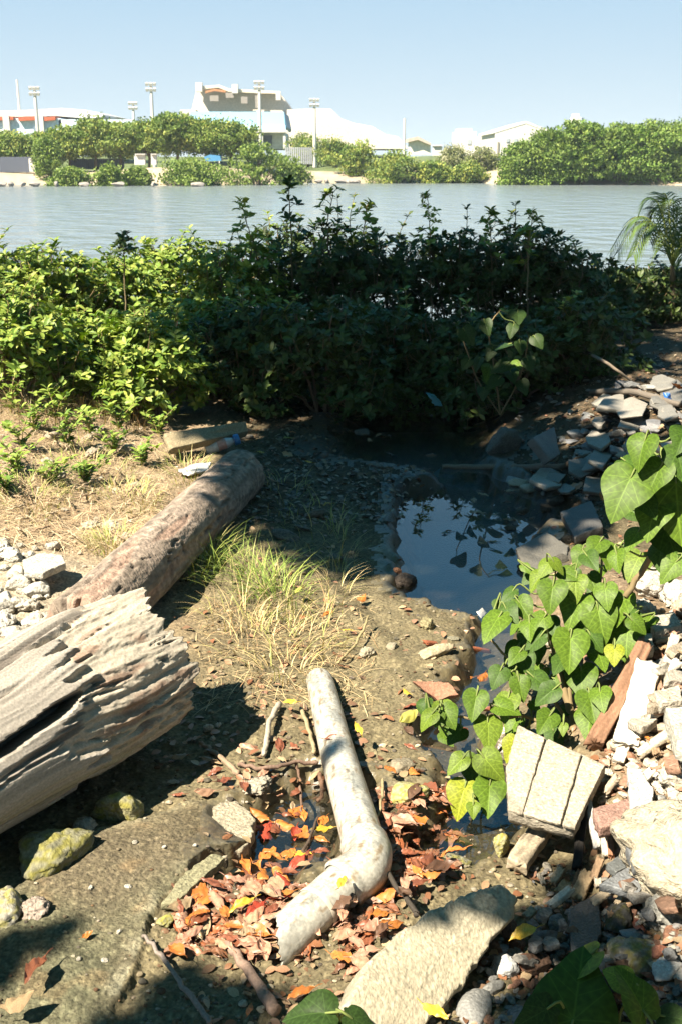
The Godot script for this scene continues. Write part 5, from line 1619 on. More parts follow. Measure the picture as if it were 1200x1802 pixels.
	for k in 110:
		var px := R.randf_range(1055, 1215)
		var py := R.randf_range(1040, 1420)
		if px < 1130 - (py - 1100) * 0.48 + 25: continue
		var q: Array = sorts[[0, 0, 1, 2, 0, 2, 1, 3, 2][k % 9]]
		var s := R.randf_range(0.018, 0.05) * (1.7 if py < 1110 and k % 2 == 0 else 1.0)
		rock(q[0], px, py, Vector3(1.3, 0.7, 1.0) * s, q[1], q[2], q[3], 0.2, -1.0, q[4], q[5], 0.5)
	rock("coral", 1150, 1030, Vector3(0.20, 0.13, 0.14), Color(0.74, 0.69, 0.6), "largest white rubble rock at the top of the sunlit heap", "", 0.25, 0.3, "", "rock", 0.1)
	rock("coral", 1195, 1045, Vector3(0.16, 0.12, 0.14), Color(0.72, 0.67, 0.58), "white rubble rock right of the largest one", "", 0.25, 0.8, "", "rock", 0.1)
	rock("coral", 1128, 1075, Vector3(0.12, 0.08, 0.10), Color(0.7, 0.63, 0.53), "white rubble rock below the largest one", "", 0.25, 1.2, "", "rock", 0.1)
	# dark broken stones between curb slab and splinters
	for k in 42:
		var px := R.randf_range(840, 1190)
		var py := R.randf_range(1560, 1800)
		if px < 930 and py < 1660: continue
		rock(["slate", "slate", "brick"][k % 3], px, py, Vector3(1.6, 0.5, 0.9) * R.randf_range(0.02, 0.055), [Color(0.26, 0.26, 0.26), Color(0.4, 0.38, 0.34), Color(0.27, 0.14, 0.09)][k % 3], ["small grey stone in the rubble at the lower right", "grey brown stone in the rubble at the lower right", "brown brick bit in the rubble at the lower right"][k % 3], ["small grey stones lower right", "grey brown stones lower right", "brown brick bits lower right"][k % 3], 0.3, -1.0, "brick_piece" if k % 3 == 2 else "stone", "brick" if k % 3 == 2 else "stone")
	# bigger pale boards and slabs over the sunlit heap
	for q in [[1062, 1262, 1108, 1180, 0.022, "thin pale lath lying left of the bleached board"], [1128, 1272, 1196, 1228, 0.032, "pale board end pointing at the right edge beside the battens"], [1142, 1200, 1200, 1160, 0.035, "pale board across the upper part of the sunlit heap"], [1150, 1130, 1205, 1118, 0.03, "short white board below the white rubble rocks"], [1112, 1395, 1160, 1340, 0.02, "pale stick between white shard and battens"], [1145, 1365, 1200, 1345, 0.028, "pale slat just above the big coral rock"], [1060, 1400, 1090, 1360, 0.018, "short pale slat right of the grooved block"], [1170, 1180, 1188, 1115, 0.026, "upright white slat near the right edge of the sunlit heap"], [960, 1600, 1010, 1560, 0.022, "tan lath in front of the splinters"]]:
		board("pale_board", [q[0], q[1], 0.025], [q[2], q[3], 0.05], q[4], 0.012, [Color(0.62, 0.56, 0.47), Color(0.54, 0.45, 0.35), Color(0.68, 0.63, 0.55)][int(q[0]) % 3], q[5], "board", "", 0.02, 0.3, R.randf_range(-0.3, 0.3))
	for q in [[[1140, 1085], [1185, 1075], [1200, 1100], [1150, 1112]], [[1150, 1215], [1195, 1205], [1202, 1232], [1160, 1238]], [[1118, 1120], [1145, 1112], [1150, 1140], [1125, 1145]]]:
		flat("pale_slab_piece", q, 0.03, 0.05, M.stone, Color(0.62, 0.56, 0.46), {1140: "largest flat pale slab piece under the white rubble rocks", 1150: "flat pale slab piece over the white block", 1118: "small flat pale slab piece at the top of the timber beam"}[q[0][0]], "slab")
	# broken shards: flat pieces with their own corners, tilted on the heaps
	for k in 92:
		var z := 0 if k < 46 else (1 if k < 68 else 2)
		var px: float = [R.randf_range(930, 1195), R.randf_range(1075, 1195), R.randf_range(930, 1180)][z]
		var py: float = [R.randf_range(672, 860), R.randf_range(1060, 1420), R.randf_range(1540, 1770)][z]
		if z == 0 and px < 1090 - (py - 680) * 0.9 or z == 1 and px < 1130 - (py - 1100) * 0.48 + 45 or z == 2 and px < 960 and py < 1600: continue
		var w := R.randf_range(14, 34) * (0.8 if z else 1.0)
		var n := R.randi_range(4, 6)
		var list := []
		var a0 := R.randf() * TAU
		var ta := R.randf() * TAU
		for j in n:
			var an := a0 + TAU * (j + R.randf_range(-0.25, 0.25)) / n
			var rr := w * R.randf_range(0.75, 1.1)
			list.append([px + cos(an) * rr, py + sin(an) * rr * 0.62, cos(an - ta) * R.randf_range(0.005, 0.035) * w / 30.0])
		var col: Color = [[Color(0.27, 0.255, 0.225), Color(0.38, 0.35, 0.3), Color(0.2, 0.19, 0.17)], [Color(0.62, 0.56, 0.47), Color(0.5, 0.42, 0.32), Color(0.44, 0.26, 0.18)], [Color(0.26, 0.26, 0.26), Color(0.36, 0.34, 0.31), Color(0.27, 0.16, 0.11)]][z][k % 3]
		var said: String = [["mid grey", "light grey", "dark grey"], ["pale", "tan", "reddish"], ["grey", "greyish tan", "brown"]][z][k % 3]
		var spot: String = ["on the right bank's dappled heap", "in the sunlit heap at right edge", "in the lower right rubble"][z]
		flat("stone_shard", list, R.randf_range(0.012, 0.026), R.randf_range(0.03, 0.06), M.slate if z == 0 else M.stone, col, "%s broken shard %s" % [said, spot], "shard", "%s shards %s" % [said, spot], 0.004, 0.002, 0.014)
	# the chips between them, past counting
	var chips := []
	var chip_c := []
	for k in 1500:
		var z := k % 5
		var px := R.randf_range(1050, 1230) if z < 2 else (R.randf_range(840, 1210) if z < 4 else R.randf_range(905, 1210))
		var py := R.randf_range(1035, 1440) if z < 2 else (R.randf_range(1530, 1815) if z < 4 else R.randf_range(670, 880))
		if z < 2 and px < 1130 - (py - 1100) * 0.48 + 20 or z >= 2 and z < 4 and px < 930 and py < 1650: continue
		var q := gp(px, py, 0.002)
		if q.y < PUDDLE_Y: continue
		var w := R.randf_range(0.008, 0.026) * (2.0 if z == 4 else 1.0)
		chips.append(Transform3D(Basis.from_euler(Vector3(R.randf_range(-0.5, 0.5), R.randf() * 6, R.randf_range(-0.5, 0.5))) * Basis.from_scale(Vector3(1.5, 0.45, 0.9) * w), q + Vector3(0, w * 0.25, 0)))
		chip_c.append(vary((([Color(0.6, 0.54, 0.44), Color(0.4, 0.22, 0.14), Color(0.5, 0.4, 0.29), Color(0.66, 0.6, 0.5)] if z < 2 else [Color(0.3, 0.29, 0.27), Color(0.42, 0.39, 0.34), Color(0.28, 0.15, 0.1), Color(0.22, 0.22, 0.22)]) as Array)[R.randi() % 4], 0.2))
	tag(scatter("rubble_chips", null, rocks.slate[2], M.stone, chips, chip_c), "small broken chips filling the rubble heaps on the right", "rubble")
	for k in 30:
		var px := R.randf_range(1040, 1200) if k < 18 else R.randf_range(930, 1180)
		var py := R.randf_range(1120, 1440) if k < 18 else R.randf_range(1520, 1640)
		if k < 18 and px < 1130 - (py - 1100) * 0.48 + 40: continue
		var an := R.randf_range(0.5, 2.4)
		var l := R.randf_range(20, 55)
		board("wood_splinter", [px - cos(an) * l * 0.5, py + sin(an) * l * 0.5, 0.02], [px + cos(an) * l * 0.5, py - sin(an) * l * 0.5, 0.045], R.randf_range(0.008, 0.022), 0.008, [Color(0.5, 0.44, 0.36), Color(0.36, 0.24, 0.15), Color(0.42, 0.34, 0.24)][k % 3], ["pale splinter in the sunlit heap at right edge", "brown splinter in the sunlit heap at right edge", "tan splinter in the sunlit heap at right edge"][k % 3] if k < 18 else ["pale splinter in the lower right rubble", "brown splinter in the lower right rubble", "tan splinter in the lower right rubble"][k % 3], "splinter", ["pale splinters", "brown splinters", "tan splinters"][k % 3] + (" in the sunlit heap" if k < 18 else " lower right"), 0.02, 0.4)
	for k in 26:
		var px := R.randf_range(-5, 330)
		var py := R.randf_range(660, 745)
		var lean := R.randf_range(-30, 30)
		stick("dry_twig", [[px, py, 0.0], [px + lean * 0.4, py - 28, 0.0], [px + lean, py - R.randf_range(40, 80), 0.0]], 0.005, 0.002, Color(0.33, 0.25, 0.17), "bare dry twig under the sunlit shrubs", "twig", "bare twigs under the sunlit shrubs")
	# sticks
	stick("floating_pole", [[778, 821, 0.02], [860, 822, 0.025], [950, 822, 0.03], [1020, 820, 0.03], [1095, 822, 0.03]], 0.014, 0.02, Color(0.24, 0.2, 0.16), "long straight pole lying across the back of the puddle", "pole")
	stick("branch", [[985, 825, 0.03], [1015, 808, 0.06], [1040, 800, 0.05]], 0.016, 0.01, Color(0.16, 0.12, 0.09), "short dark branch crossing the long pole", "branch")
	stick("twig", [[252, 1645, 0.02], [290, 1690, 0.03], [330, 1745, 0.02], [372, 1800, 0.02]], 0.004, 0.006, Color(0.3, 0.25, 0.22), "thin grey twig slanting to the bottom edge at the left", "twig")
	stick("twig", [[398, 1660, 0.02], [440, 1712, 0.02], [488, 1782, 0.02]], 0.008, 0.013, Color(0.32, 0.22, 0.17), "thick brown twig below the leaf pile", "twig")
	stick("twig", [[492, 1238, 0.02], [475, 1270, 0.03], [466, 1330, 0.01]], 0.009, 0.007, Color(0.5, 0.44, 0.36), "pale twig standing left of the upper pipe", "twig")
	stick("twig", [[352, 1306, 0.01], [385, 1330, 0.015], [422, 1362, 0.01]], 0.006, 0.008, Color(0.36, 0.26, 0.18), "brown twig on the mud right of the driftwood", "twig")
	stick("twig", [[420, 1345, 0.01], [470, 1352, 0.02], [520, 1342, 0.02], [560, 1342, 0.02]], 0.006, 0.005, Color(0.24, 0.16, 0.12), "dark forked twig touching the pipe's left side", "twig")
	stick("twig", [[520, 1340, 0.02], [528, 1380, 0.02], [532, 1430, 0.0]], 0.005, 0.003, Color(0.22, 0.14, 0.1), "dark twig hanging into the leaf water", "twig")
	stick("twig", [[530, 1245, 0.02], [548, 1300, 0.02], [555, 1325, 0.015]], 0.006, 0.006, Color(0.4, 0.33, 0.2), "tan twig lying along the pipe's upper left", "twig")
	stick("twig", [[562, 1360, 0.02], [568, 1395, 0.03], [560, 1410, 0.0]], 0.007, 0.005, Color(0.34, 0.2, 0.13), "short brown twig against the pipe's left side", "twig")
	stick("twig", [[596, 1165, 0.02], [630, 1125, 0.04], [648, 1085, 0.05]], 0.005, 0.004, Color(0.42, 0.34, 0.18), "curved tan twig between the grass and the puddle", "twig")
	stick("twig", [[1000, 605, 0.05], [1060, 635, 0.2], [1110, 670, 0.05]], 0.012, 0.007, Color(0.3, 0.24, 0.18), "bare arched twig above the dappled gravel heap", "twig")
	stick("twig", [[1040, 690, 0.02], [1110, 690, 0.06], [1195, 712, 0.04]], 0.02, 0.016, Color(0.2, 0.17, 0.14), "fallen branch along the top of the dappled heap", "branch")
	stick("twig", [[672, 1370, 0.01], [670, 1410, 0.03], [664, 1440, 0.02]], 0.004, 0.003, Color(0.45, 0.36, 0.2), "upright tan twig at the pipe's right side", "twig")
	stick("twig", [[545, 1480, 0.0], [535, 1500, 0.03], [560, 1440, 0.07]], 0.006, 0.003, Color(0.1, 0.07, 0.05), "short black twig poking from the leaf water", "twig")
	stick("twig", [[650, 1500, 0.03], [720, 1590, 0.05], [735, 1610, 0.05]], 0.006, 0.006, Color(0.06, 0.05, 0.04), "black twig between the elbow and the curb slab", "twig")
	for k in 40:
		var px := R.randf_range(-10, 300)
		var py := R.randf_range(700, 940)
		var an := R.randf() * PI
		var l := R.randf_range(15, 50)
		stick("straw_stalk", [[px, py, 0.02], [px + cos(an) * l * 0.5, py + sin(an) * l * 0.25, 0.04], [px + cos(an) * l, py + sin(an) * l * 0.5, 0.02]], 0.004, 0.003, [Color(0.55, 0.44, 0.3), Color(0.42, 0.3, 0.2)][k % 2], "dry pale stalk in straw left of log" if k % 2 == 0 else "dry brown stalk in straw left of log", "stalk", "pale stalks in the straw" if k % 2 == 0 else "brown stalks in the straw")
	# small rubbish
	var p := gp(392, 782, 0.05)
	var bt := base("plastic_bottle", p, "clear plastic bottle with a blue cap lying behind the log", "bottle")
	var ax := Vector3(0.9, 0.25, -0.3).normalized()
	var b := MB.new()
	tube(b, [-ax * 0.10, -ax * 0.095, -ax * 0.02, ax * 0.03, ax * 0.06, ax * 0.075], [0.02, 0.03, 0.031, 0.03, 0.02, 0.013], 18, Color(0.62, 0.66, 0.68))
	obj("body", b.mesh(), M.plastic, bt)
	var c := MB.new()
	tube(c, [-ax * 0.03, ax * 0.02], [0.0315, 0.0315], 18, Color(0.6, 0.35, 0.3), 0.0, false)
	obj("label_band", c.mesh(), M.plastic, bt)
	var d := MB.new()
	tube(d, [ax * 0.07, ax * 0.075, ax * 0.10], [0.03, 0.032, 0.03], 16, Color(0.06, 0.25, 0.6))
	obj("cap", d.mesh(), M.plastic, bt)
	flat("white_wrapper", [[312, 828], [335, 818], [372, 812], [368, 826], [330, 836]], 0.01, 0.03, M.plastic, Color(0.7, 0.7, 0.7), "crumpled white wrapper on the ground behind the log", "wrapper", "", 0.012, 0.008, 0.012)
	flat("blue_plastic_scrap", [[752, 696, 0.1], [748, 690, 0.12], [762, 694, 0.1], [774, 706, 0.04], [777, 714, 0.0], [764, 713, 0.02]], 0.004, 0.16, M.plastic, Color(0.14, 0.62, 0.8), "torn bright blue plastic scrap hanging in the dark thicket", "plastic scrap", "", 0.01, 0.006, 0.01)
	flat("blue_wrapper", [[1165, 690, 0.04], [1178, 692, 0.04], [1182, 704, 0.0], [1170, 708, 0.0]], 0.004, 0.04, M.plastic, Color(0.03, 0.15, 0.5), "small deep blue wrapper on the dappled heap", "wrapper", "", 0.006, 0.004, 0.01)
	flat("white_flake", [[838, 1076, 0.02], [848, 1070, 0.02], [856, 1078, 0.0], [846, 1088, 0.0]], 0.004, 0.03, M.plastic, Color(0.75, 0.75, 0.74), "small white flake floating at the near puddle edge", "flake")

# ---------- fallen leaves ----------
var fallen := []
const TONES := {"red brown": Color(0.247, 0.085, 0.046), "orange": Color(0.5, 0.18, 0.04), "pinkish brown": Color(0.47, 0.26, 0.175), "yellow": Color(0.598, 0.403, 0.046), "dark brown": Color(0.130, 0.072, 0.046), "bright red": Color(0.416, 0.065, 0.033), "tan": Color(0.364, 0.260, 0.156), "greenish yellow": Color(0.364, 0.364, 0.078)}
func leaf_at(px: float, py: float, len_px: float, tone: String, off: float, label: String, group := "", yaw := -1.0, tilt := 0.35, floats := false) -> void:
	var p := at(px, py, PUDDLE_Y + 0.004) if floats else gp(px, py, off)
	if not floats and p.y < PUDDLE_Y + 0.006:
		p = at(px, py, PUDDLE_Y + 0.006)
	var s := len_px * scale_at(p) * 0.95
	var bs := Basis(Vector3.UP, yaw if yaw >= 0 else R.randf() * TAU) * Basis(Vector3.RIGHT, R.randf_range(-tilt, tilt)) * Basis(Vector3.BACK, R.randf_range(-tilt, tilt))
	if floats: bs = Basis(Vector3.UP, R.randf() * TAU)
	var o := obj("fallen_leaf", fallen[R.randi() % fallen.size()], tinted(M.dry_leaf, vary(TONES[tone], 0.2)), null, Transform3D(bs.scaled_local(Vector3(s, s, s)), p))
	tag(o, label, "fallen leaf", group)

func make_fallen_leaves() -> void:
	for k in 9: fallen.append(fallen_leaf_mesh(k + 1))
	# the sodden bed of the pile, too many to count
	var bx := []
	var bc := []
	for k in 420:
		var z := k % 3
		var px := R.randf_range(310, 560) if z == 0 else (R.randf_range(600, 740) if z == 1 else R.randf_range(655, 800))
		var py := R.randf_range(1550, 1680) if z == 0 else (R.randf_range(1510, 1710) if z == 1 else R.randf_range(1390, 1540))
		if z == 0 and px + (py - 1545) * 0.5 > 600 or z == 1 and px > 745 - (py - 1540) * 0.75: continue
		var p := gp(px, py, 0.006)
		if p.y < PUDDLE_Y: p.y = PUDDLE_Y - 0.004
		var s := R.randf_range(0.04, 0.075)
		bx.append(Transform3D(Basis.from_euler(Vector3(R.randf_range(-0.25, 0.25), R.randf() * 6, R.randf_range(-0.25, 0.25))).scaled(Vector3(s, s, s)), p))
		bc.append(vary([Color(0.3, 0.13, 0.07), Color(0.42, 0.22, 0.14), Color(0.2, 0.1, 0.06), Color(0.36, 0.12, 0.05)][R.randi() % 4], 0.3))
	tag(scatter("sodden_leaves", null, fallen[2], M.dry_leaf, bx, bc), "sodden bed of dead leaves round the lower pipe", "dead leaves")
	# the ones that can be told apart
	for q in [[567, 1460, 42, "yellow", 0.03, "bright yellow leaf floating just left of the pipe elbow", true], [510, 1234, 36, "yellow", 0.05, "yellow leaf caught in the grass left of the pipe top"], [577, 886, 26, "yellow", 0.04, "yellow leaf on the dark mud right of the log"], [525, 1038, 30, "greenish yellow", 0.05, "dull yellow leaf deep in the green grass"], [612, 1108, 20, "yellow", 0.03, "small orange yellow leaf by the curved twig"], [918, 1644, 60, "yellow", 0.08, "clear yellow leaf standing among the dark bricks"], [765, 1778, 62, "yellow", 0.07, "yellow orange leaf on the lower end of the curb slab"], [602, 1548, 48, "yellow", 0.10, "yellow leaf lying on the lower pipe below the elbow"], [425, 1590, 55, "yellow", 0.03, "yellow leaf in the middle of the leaf pile"], [532, 1502, 40, "yellow", 0.02, "yellow leaf half under water left of the elbow", true], [718, 1258, 52, "greenish yellow", 0.02, "large greenish yellow leaf beside the broken red tile"], [715, 1217, 20, "yellow", 0.02, "small bright yellow leaf left of the broken red tile"], [838, 900, 42, "tan", 0.02, "tan boat shaped leaf floating on the dark puddle", true], [848, 1190, 40, "orange", 0.0, "orange leaf under the heart leaved plant in the channel", true], [820, 1192, 34, "orange", 0.0, "orange leaf at the left of its neighbour in the channel", true], [636, 1052, 26, "orange", 0.03, "orange leaf on the mud beside the dark rounded rock"], [578, 1080, 26, "orange", 0.03, "orange leaf at the edge of the grass"], [460, 795, 20, "yellow", 0.03, "small yellow leaf in the shade right of the log end"], [545, 812, 18, "yellow", 0.03, "tiny yellow leaf alone on the shaded mud"], [506, 770, 28, "greenish yellow", 0.04, "dull yellow leaf near the foot of the dark shrubs"], [1160, 550, 60, "orange", 0.06, "orange leaf lying in the sun at the far right bank"], [530, 1742, 62, "orange", 0.03, "broad orange brown leaf below the pipe end"], [440, 1775, 40, "orange", 0.02, "narrow orange leaf alone at the bottom of the picture"], [155, 1645, 24, "orange", 0.01, "small orange leaf alone on the muddy slab"], [62, 1700, 85, "red brown", 0.05, "long red brown leaf in the shade at the lower left"], [30, 1760, 70, "tan", 0.05, "greyish leaf at the lower left corner"], [362, 1390, 46, "pinkish brown", 0.02, "flat pinkish leaf on the mud left of the pale clod"], [770, 1205, 30, "pinkish brown", 0.06, "pinkish leaf resting on the broken red tile"], [685, 1352, 34, "orange", 0.04, "orange leaf on top of the brown stone"], [630, 1280, 40, "yellow", 0.08, "yellowish leaf touching the right side of the pipe"], [590, 1300, 40, "red brown", 0.065, "red brown leaf stuck across the top of the pipe"]]:
		leaf_at(q[0], q[1], q[2], q[3], q[4], q[5], "", -1.0, 0.3, q.size() > 6)
	# the leaf pool left of the elbow
	for k in 30:
		var px := R.randf_range(432, 585)
		var py := R.randf_range(1420, 1545)
		var t: String = ["orange", "red brown", "orange", "bright red", "orange"][k % 5]
		leaf_at(px, py, R.randf_range(36, 56), t, 0.01, "%s leaf in the pool left of pipe elbow" % t, "%s leaves in the pool by the elbow" % t, -1.0, 0.25, k % 3 == 0)
	# the pile left of the lower pipe
	for k in 84:
		var px := R.randf_range(300, 560)
		var py := R.randf_range(1545, 1672)
		if px + (py - 1545) * 0.5 > 600 or px < 300 + (1620 - py) * 0.5: continue
		var t: String = ["pinkish brown", "red brown", "pinkish brown", "orange", "pinkish brown", "tan", "bright red"][k % 7]
		if t == "bright red" and py > 1600: t = "pinkish brown"
		leaf_at(px, py, R.randf_range(40, 72), t, R.randf_range(0.006, 0.035), "%s leaf in the pile by lower pipe" % t, "%s leaves in the pile left of the lower pipe" % t, -1.0, 0.2)
	# between the pipe and the curb slab
	for k in 48:
		var px := R.randf_range(600, 760)
		var py := R.randf_range(1500, 1720)
		if px > 745 - (py - 1540) * 0.75 + 10: continue
		var t: String = ["pinkish brown", "red brown", "pinkish brown", "orange", "dark brown"][k % 5]
		leaf_at(px, py, R.randf_range(40, 66), t, R.randf_range(0.01, 0.06), "%s leaf heaped between pipe and curb slab" % t, "%s leaves between pipe and curb slab" % t, -1.0, 0.22)
	# right of the upper pipe, down to the curb slab
	for k in 26:
		var px := R.randf_range(655, 800)
		var py := R.randf_range(1385, 1540)
		var t: String = ["red brown", "pinkish brown", "dark brown", "orange", "red brown"][k % 5]
		leaf_at(px, py, R.randf_range(36, 62), t, R.randf_range(0.005, 0.05), "%s leaf in the litter right of the pipe elbow" % t, "%s leaves right of the pipe elbow" % t, -1.0, 0.22)
	for k in 16:
		var t: String = ["dark brown", "tan"][k % 2]
		leaf_at(R.randf_range(780, 960), R.randf_range(835, 960), R.randf_range(16, 28), t, 0.0, "%s leaf floating on the back of the puddle" % t, "%s leaves floating on the puddle" % t, -1.0, 0.2, true)
	# scattered on the mud by the driftwood
	for k in 22:
		var px := R.randf_range(295, 520)
		var py := R.randf_range(1290, 1420)
		var t: String = ["red brown", "pinkish brown", "tan"][k % 3]
		leaf_at(px, py, R.randf_range(22, 44), t, R.randf_range(0.005, 0.02), "%s leaf on the mud between driftwood and pipe" % t, "%s leaves between driftwood and pipe" % t)
	for k in 16:
		var px := R.randf_range(690, 880)
		var py := R.randf_range(1210, 1380)
		var t: String = ["red brown", "dark brown", "orange"][k % 3]
		leaf_at(px, py, R.randf_range(26, 44), t, 0.008, "%s leaf in the channel under heart leaved plant" % t, "%s leaves in the wet channel" % t)
	for k in 26:
		var px := R.randf_range(1040, 1205)
		var py := R.randf_range(1110, 1430)
		if px < 1130 - (py - 1100) * 0.48 + 35: continue
		var t: String = ["pinkish brown", "orange", "tan"][k % 3]
		leaf_at(px, py, R.randf_range(18, 36), t, R.randf_range(0.03, 0.05), "%s leaf among the sunlit heap's chips" % t, "%s leaves in the sunlit heap" % t, -1.0, 0.6)
	for k in 16:
		var px := R.randf_range(980, 1200)
		var py := R.randf_range(670, 880)
		if px < 1130 - (py - 680) * 1.0: continue
		var t: String = ["pinkish brown", "tan", "orange"][k % 3]
		leaf_at(px, py, R.randf_range(22, 42), t, R.randf_range(0.03, 0.08), "%s leaf on the dappled stone heap" % t, "%s leaves on the dappled heap" % t, -1.0, 0.6)
	for k in 22:
		var px := R.randf_range(440, 760)
		var py := R.randf_range(700, 880)
		var t: String = ["dark brown", "tan", "dark brown"][k % 3]
		leaf_at(px, py, R.randf_range(14, 26), t, R.randf_range(0.01, 0.03), "%s leaf on shaded mud before the shrubs" % t, "%s leaves on the shaded mud" % t, -1.0, 0.6)
	for k in 10:
		var px := R.randf_range(960, 1190)
		var py := R.randf_range(1560, 1800)
		var t: String = ["dark brown", "red brown"][k % 2]
		leaf_at(px, py, R.randf_range(30, 50), t, 0.03, "%s leaf in the lower right rubble" % t, "%s leaves lower right" % t, -1.0, 0.6)

# ---------- grass and crumbs ----------
func blade_mesh(lean: float, w: float) -> ArrayMesh:
	var b := MB.new()
	for k in 6:
		var f := k / 5.0
		var ww := w * (1.0 - f * f * 0.95)
		var p := Vector3(0, f * (1.0 - lean * 0.35 * f), lean * f * f)
		b.add(p + Vector3(-ww, 0, 0)); b.add(p + Vector3(ww, 0, 0))
	b.grid(0, 6, 2)
	return b.mesh()
func blades(called: String, label: String, list: Array, n: int, hgt: Array, cols: Array, kind_label: String) -> void:
	var xf := []
	var cc := []
	for k in n:
		var q: Array = list[R.randi() % list.size()]
		var a := R.randf() * TAU
		var rr := sqrt(R.randf())
		var p := gp(q[0] + cos(a) * rr * q[2], q[1] + sin(a) * rr * q[3])
		if p.y < PUDDLE_Y - 0.01: continue
		var s := R.randf_range(hgt[0], hgt[1]) * (1.2 - 0.4 * rr)
		var out := a + R.randf_range(-0.9, 0.9)
		xf.append(Transform3D(Basis(Vector3.UP, -out + PI * 0.5) * Basis(Vector3.RIGHT, R.randf_range(-0.1, 0.6)) * Basis.from_scale(Vector3(R.randf_range(0.7, 1.2) * 0.2, s, s)), p - Vector3(0, 0.005, 0)))
		cc.append(vary(cols[R.randi() % cols.size()], 0.25))
	var o := scatter(called, null, blade_mesh(0.7, 0.008), M.grass, xf, cc)
	tag(o, label, kind_label)

func make_grass() -> void:
	var green := [Color(0.14, 0.21, 0.04), Color(0.19, 0.26, 0.05), Color(0.26, 0.32, 0.07), Color(0.36, 0.32, 0.13)]
	var straw := [Color(0.459, 0.351, 0.176), Color(0.540, 0.432, 0.230), Color(0.365, 0.257, 0.135), Color(0.297, 0.297, 0.095)]
	blades("green_grass", "green grass tuft growing between the log and the puddle", [[420, 1020, 70, 45], [470, 1040, 60, 40], [380, 980, 45, 30], [500, 1060, 50, 40], [350, 1000, 40, 30]], 620, [0.06, 0.25], green, "grass")
	blades("yellowing_grass", "yellowing dry grass spreading towards the pipe top", [[450, 1130, 80, 40], [520, 1130, 70, 45], [500, 1180, 70, 30], [570, 1120, 40, 60], [590, 1040, 25, 50], [420, 1090, 60, 30]], 400, [0.05, 0.17], straw, "grass")
	blades("bank_grass", "thin grass on the dry bank left of the log", [[230, 880, 60, 30], [150, 830, 90, 50], [60, 880, 60, 50], [120, 740, 100, 40], [200, 960, 45, 25], [330, 830, 40, 30]], 1500, [0.05, 0.14], [Color(0.3, 0.32, 0.09), Color(0.5, 0.42, 0.2), Color(0.42, 0.32, 0.17), Color(0.2, 0.26, 0.06)], "grass")
	blades("shade_grass", "sparse grass on the shaded mud right of the log", [[600, 960, 30, 60], [560, 930, 60, 50], [640, 740, 60, 30], [500, 880, 60, 40]], 260, [0.06, 0.16], [Color(0.22, 0.24, 0.07), Color(0.36, 0.3, 0.13)], "grass")
	blades("dry_brush", "tall dry grass standing at the foot of the sunlit shrubs", [[40, 700, 60, 25], [120, 690, 60, 30], [200, 700, 60, 30], [240, 735, 60, 30], [60, 730, 60, 30], [150, 725, 70, 25]], 1300, [0.08, 0.30], [Color(0.4, 0.3, 0.18), Color(0.3, 0.2, 0.12), Color(0.46, 0.38, 0.24), Color(0.28, 0.26, 0.1)], "dry grass")
	# straw lying flat
	var xf := []
	var cc := []
	for k in 5200:
		var px := R.randf_range(-40, 300)
		var py := R.randf_range(680, 960)
		var p := gp(px, py, R.randf_range(0.0, 0.03))
		xf.append(Transform3D(Basis(Vector3.UP, R.randf() * TAU) * Basis(Vector3.RIGHT, PI * 0.5 + R.randf_range(-0.3, 0.2)) * Basis.from_scale(Vector3(0.16, 1, 1) * R.randf_range(0.06, 0.18)), p))
		cc.append(vary([Color(0.494, 0.377, 0.234), Color(0.325, 0.221, 0.130), Color(0.572, 0.468, 0.312)][k % 3], 0.25))
	for k in 700:
		var px := R.randf_range(340, 660)
		var py := R.randf_range(1060, 1240)
		var p := gp(px, py, R.randf_range(0.0, 0.02))
		xf.append(Transform3D(Basis(Vector3.UP, R.randf() * TAU) * Basis(Vector3.RIGHT, PI * 0.5 + R.randf_range(-0.3, 0.2)) * Basis.from_scale(Vector3(0.16, 1, 1) * R.randf_range(0.05, 0.13)), p))
		cc.append(vary([Color(0.468, 0.351, 0.182), Color(0.338, 0.221, 0.117), Color(0.546, 0.429, 0.247)][k % 3], 0.25))
	tag(scatter("dry_straw", null, blade_mesh(0.3, 0.05), M.grass, xf, cc), "dry straw lying thick on the left bank and by the grass", "straw")
	# little weeds among the straw
	for q in [[120, 790, 0.16], [200, 800, 0.14], [60, 760, 0.15], [180, 730, 0.18], [250, 820, 0.12], [30, 830, 0.12], [130, 720, 0.2], [225, 690, 0.2], [90, 850, 0.1], [20, 730, 0.22], [70, 705, 0.22], [160, 770, 0.16], [280, 770, 0.14], [40, 790, 0.15], [10, 870, 0.12], [210, 760, 0.16], [150, 850, 0.1], [240, 720, 0.2], [100, 745, 0.18], [300, 700, 0.22]]:
		var p := gp(q[0], q[1])
		var o := base("small_weed", p, "small green weed in straw left of the log", "weed", "small weeds in the straw")
		var b := MB.new()
		var lx := []
		var lc := []
		for k in 5:
			var tip := Vector3(R.randf_range(-0.1, 0.1), float(q[2]) * R.randf_range(0.7, 1.2), R.randf_range(-0.1, 0.1))
			var run := bend([Vector3.ZERO, tip * Vector3(0.3, 0.6, 0.3), tip], 4)
			tube(b, run, taper(run.size(), 0.003, 0.0015), 5, Color(0.3, 0.24, 0.1))
			for j in range(2, run.size(), 2):
				rosette(lx, lc, run[j], Vector3.UP, 4, 0.045, [GREEN[1], GREEN[2], YOUNG[1]])
		obj("stems", b.mesh(), M.stem, o)
		scatter("foliage", o, leaf_a, M.leaf, lx, lc)
	# crumbs of stone and leaf on every bit of ground
	var px2 := []
	var pc := []
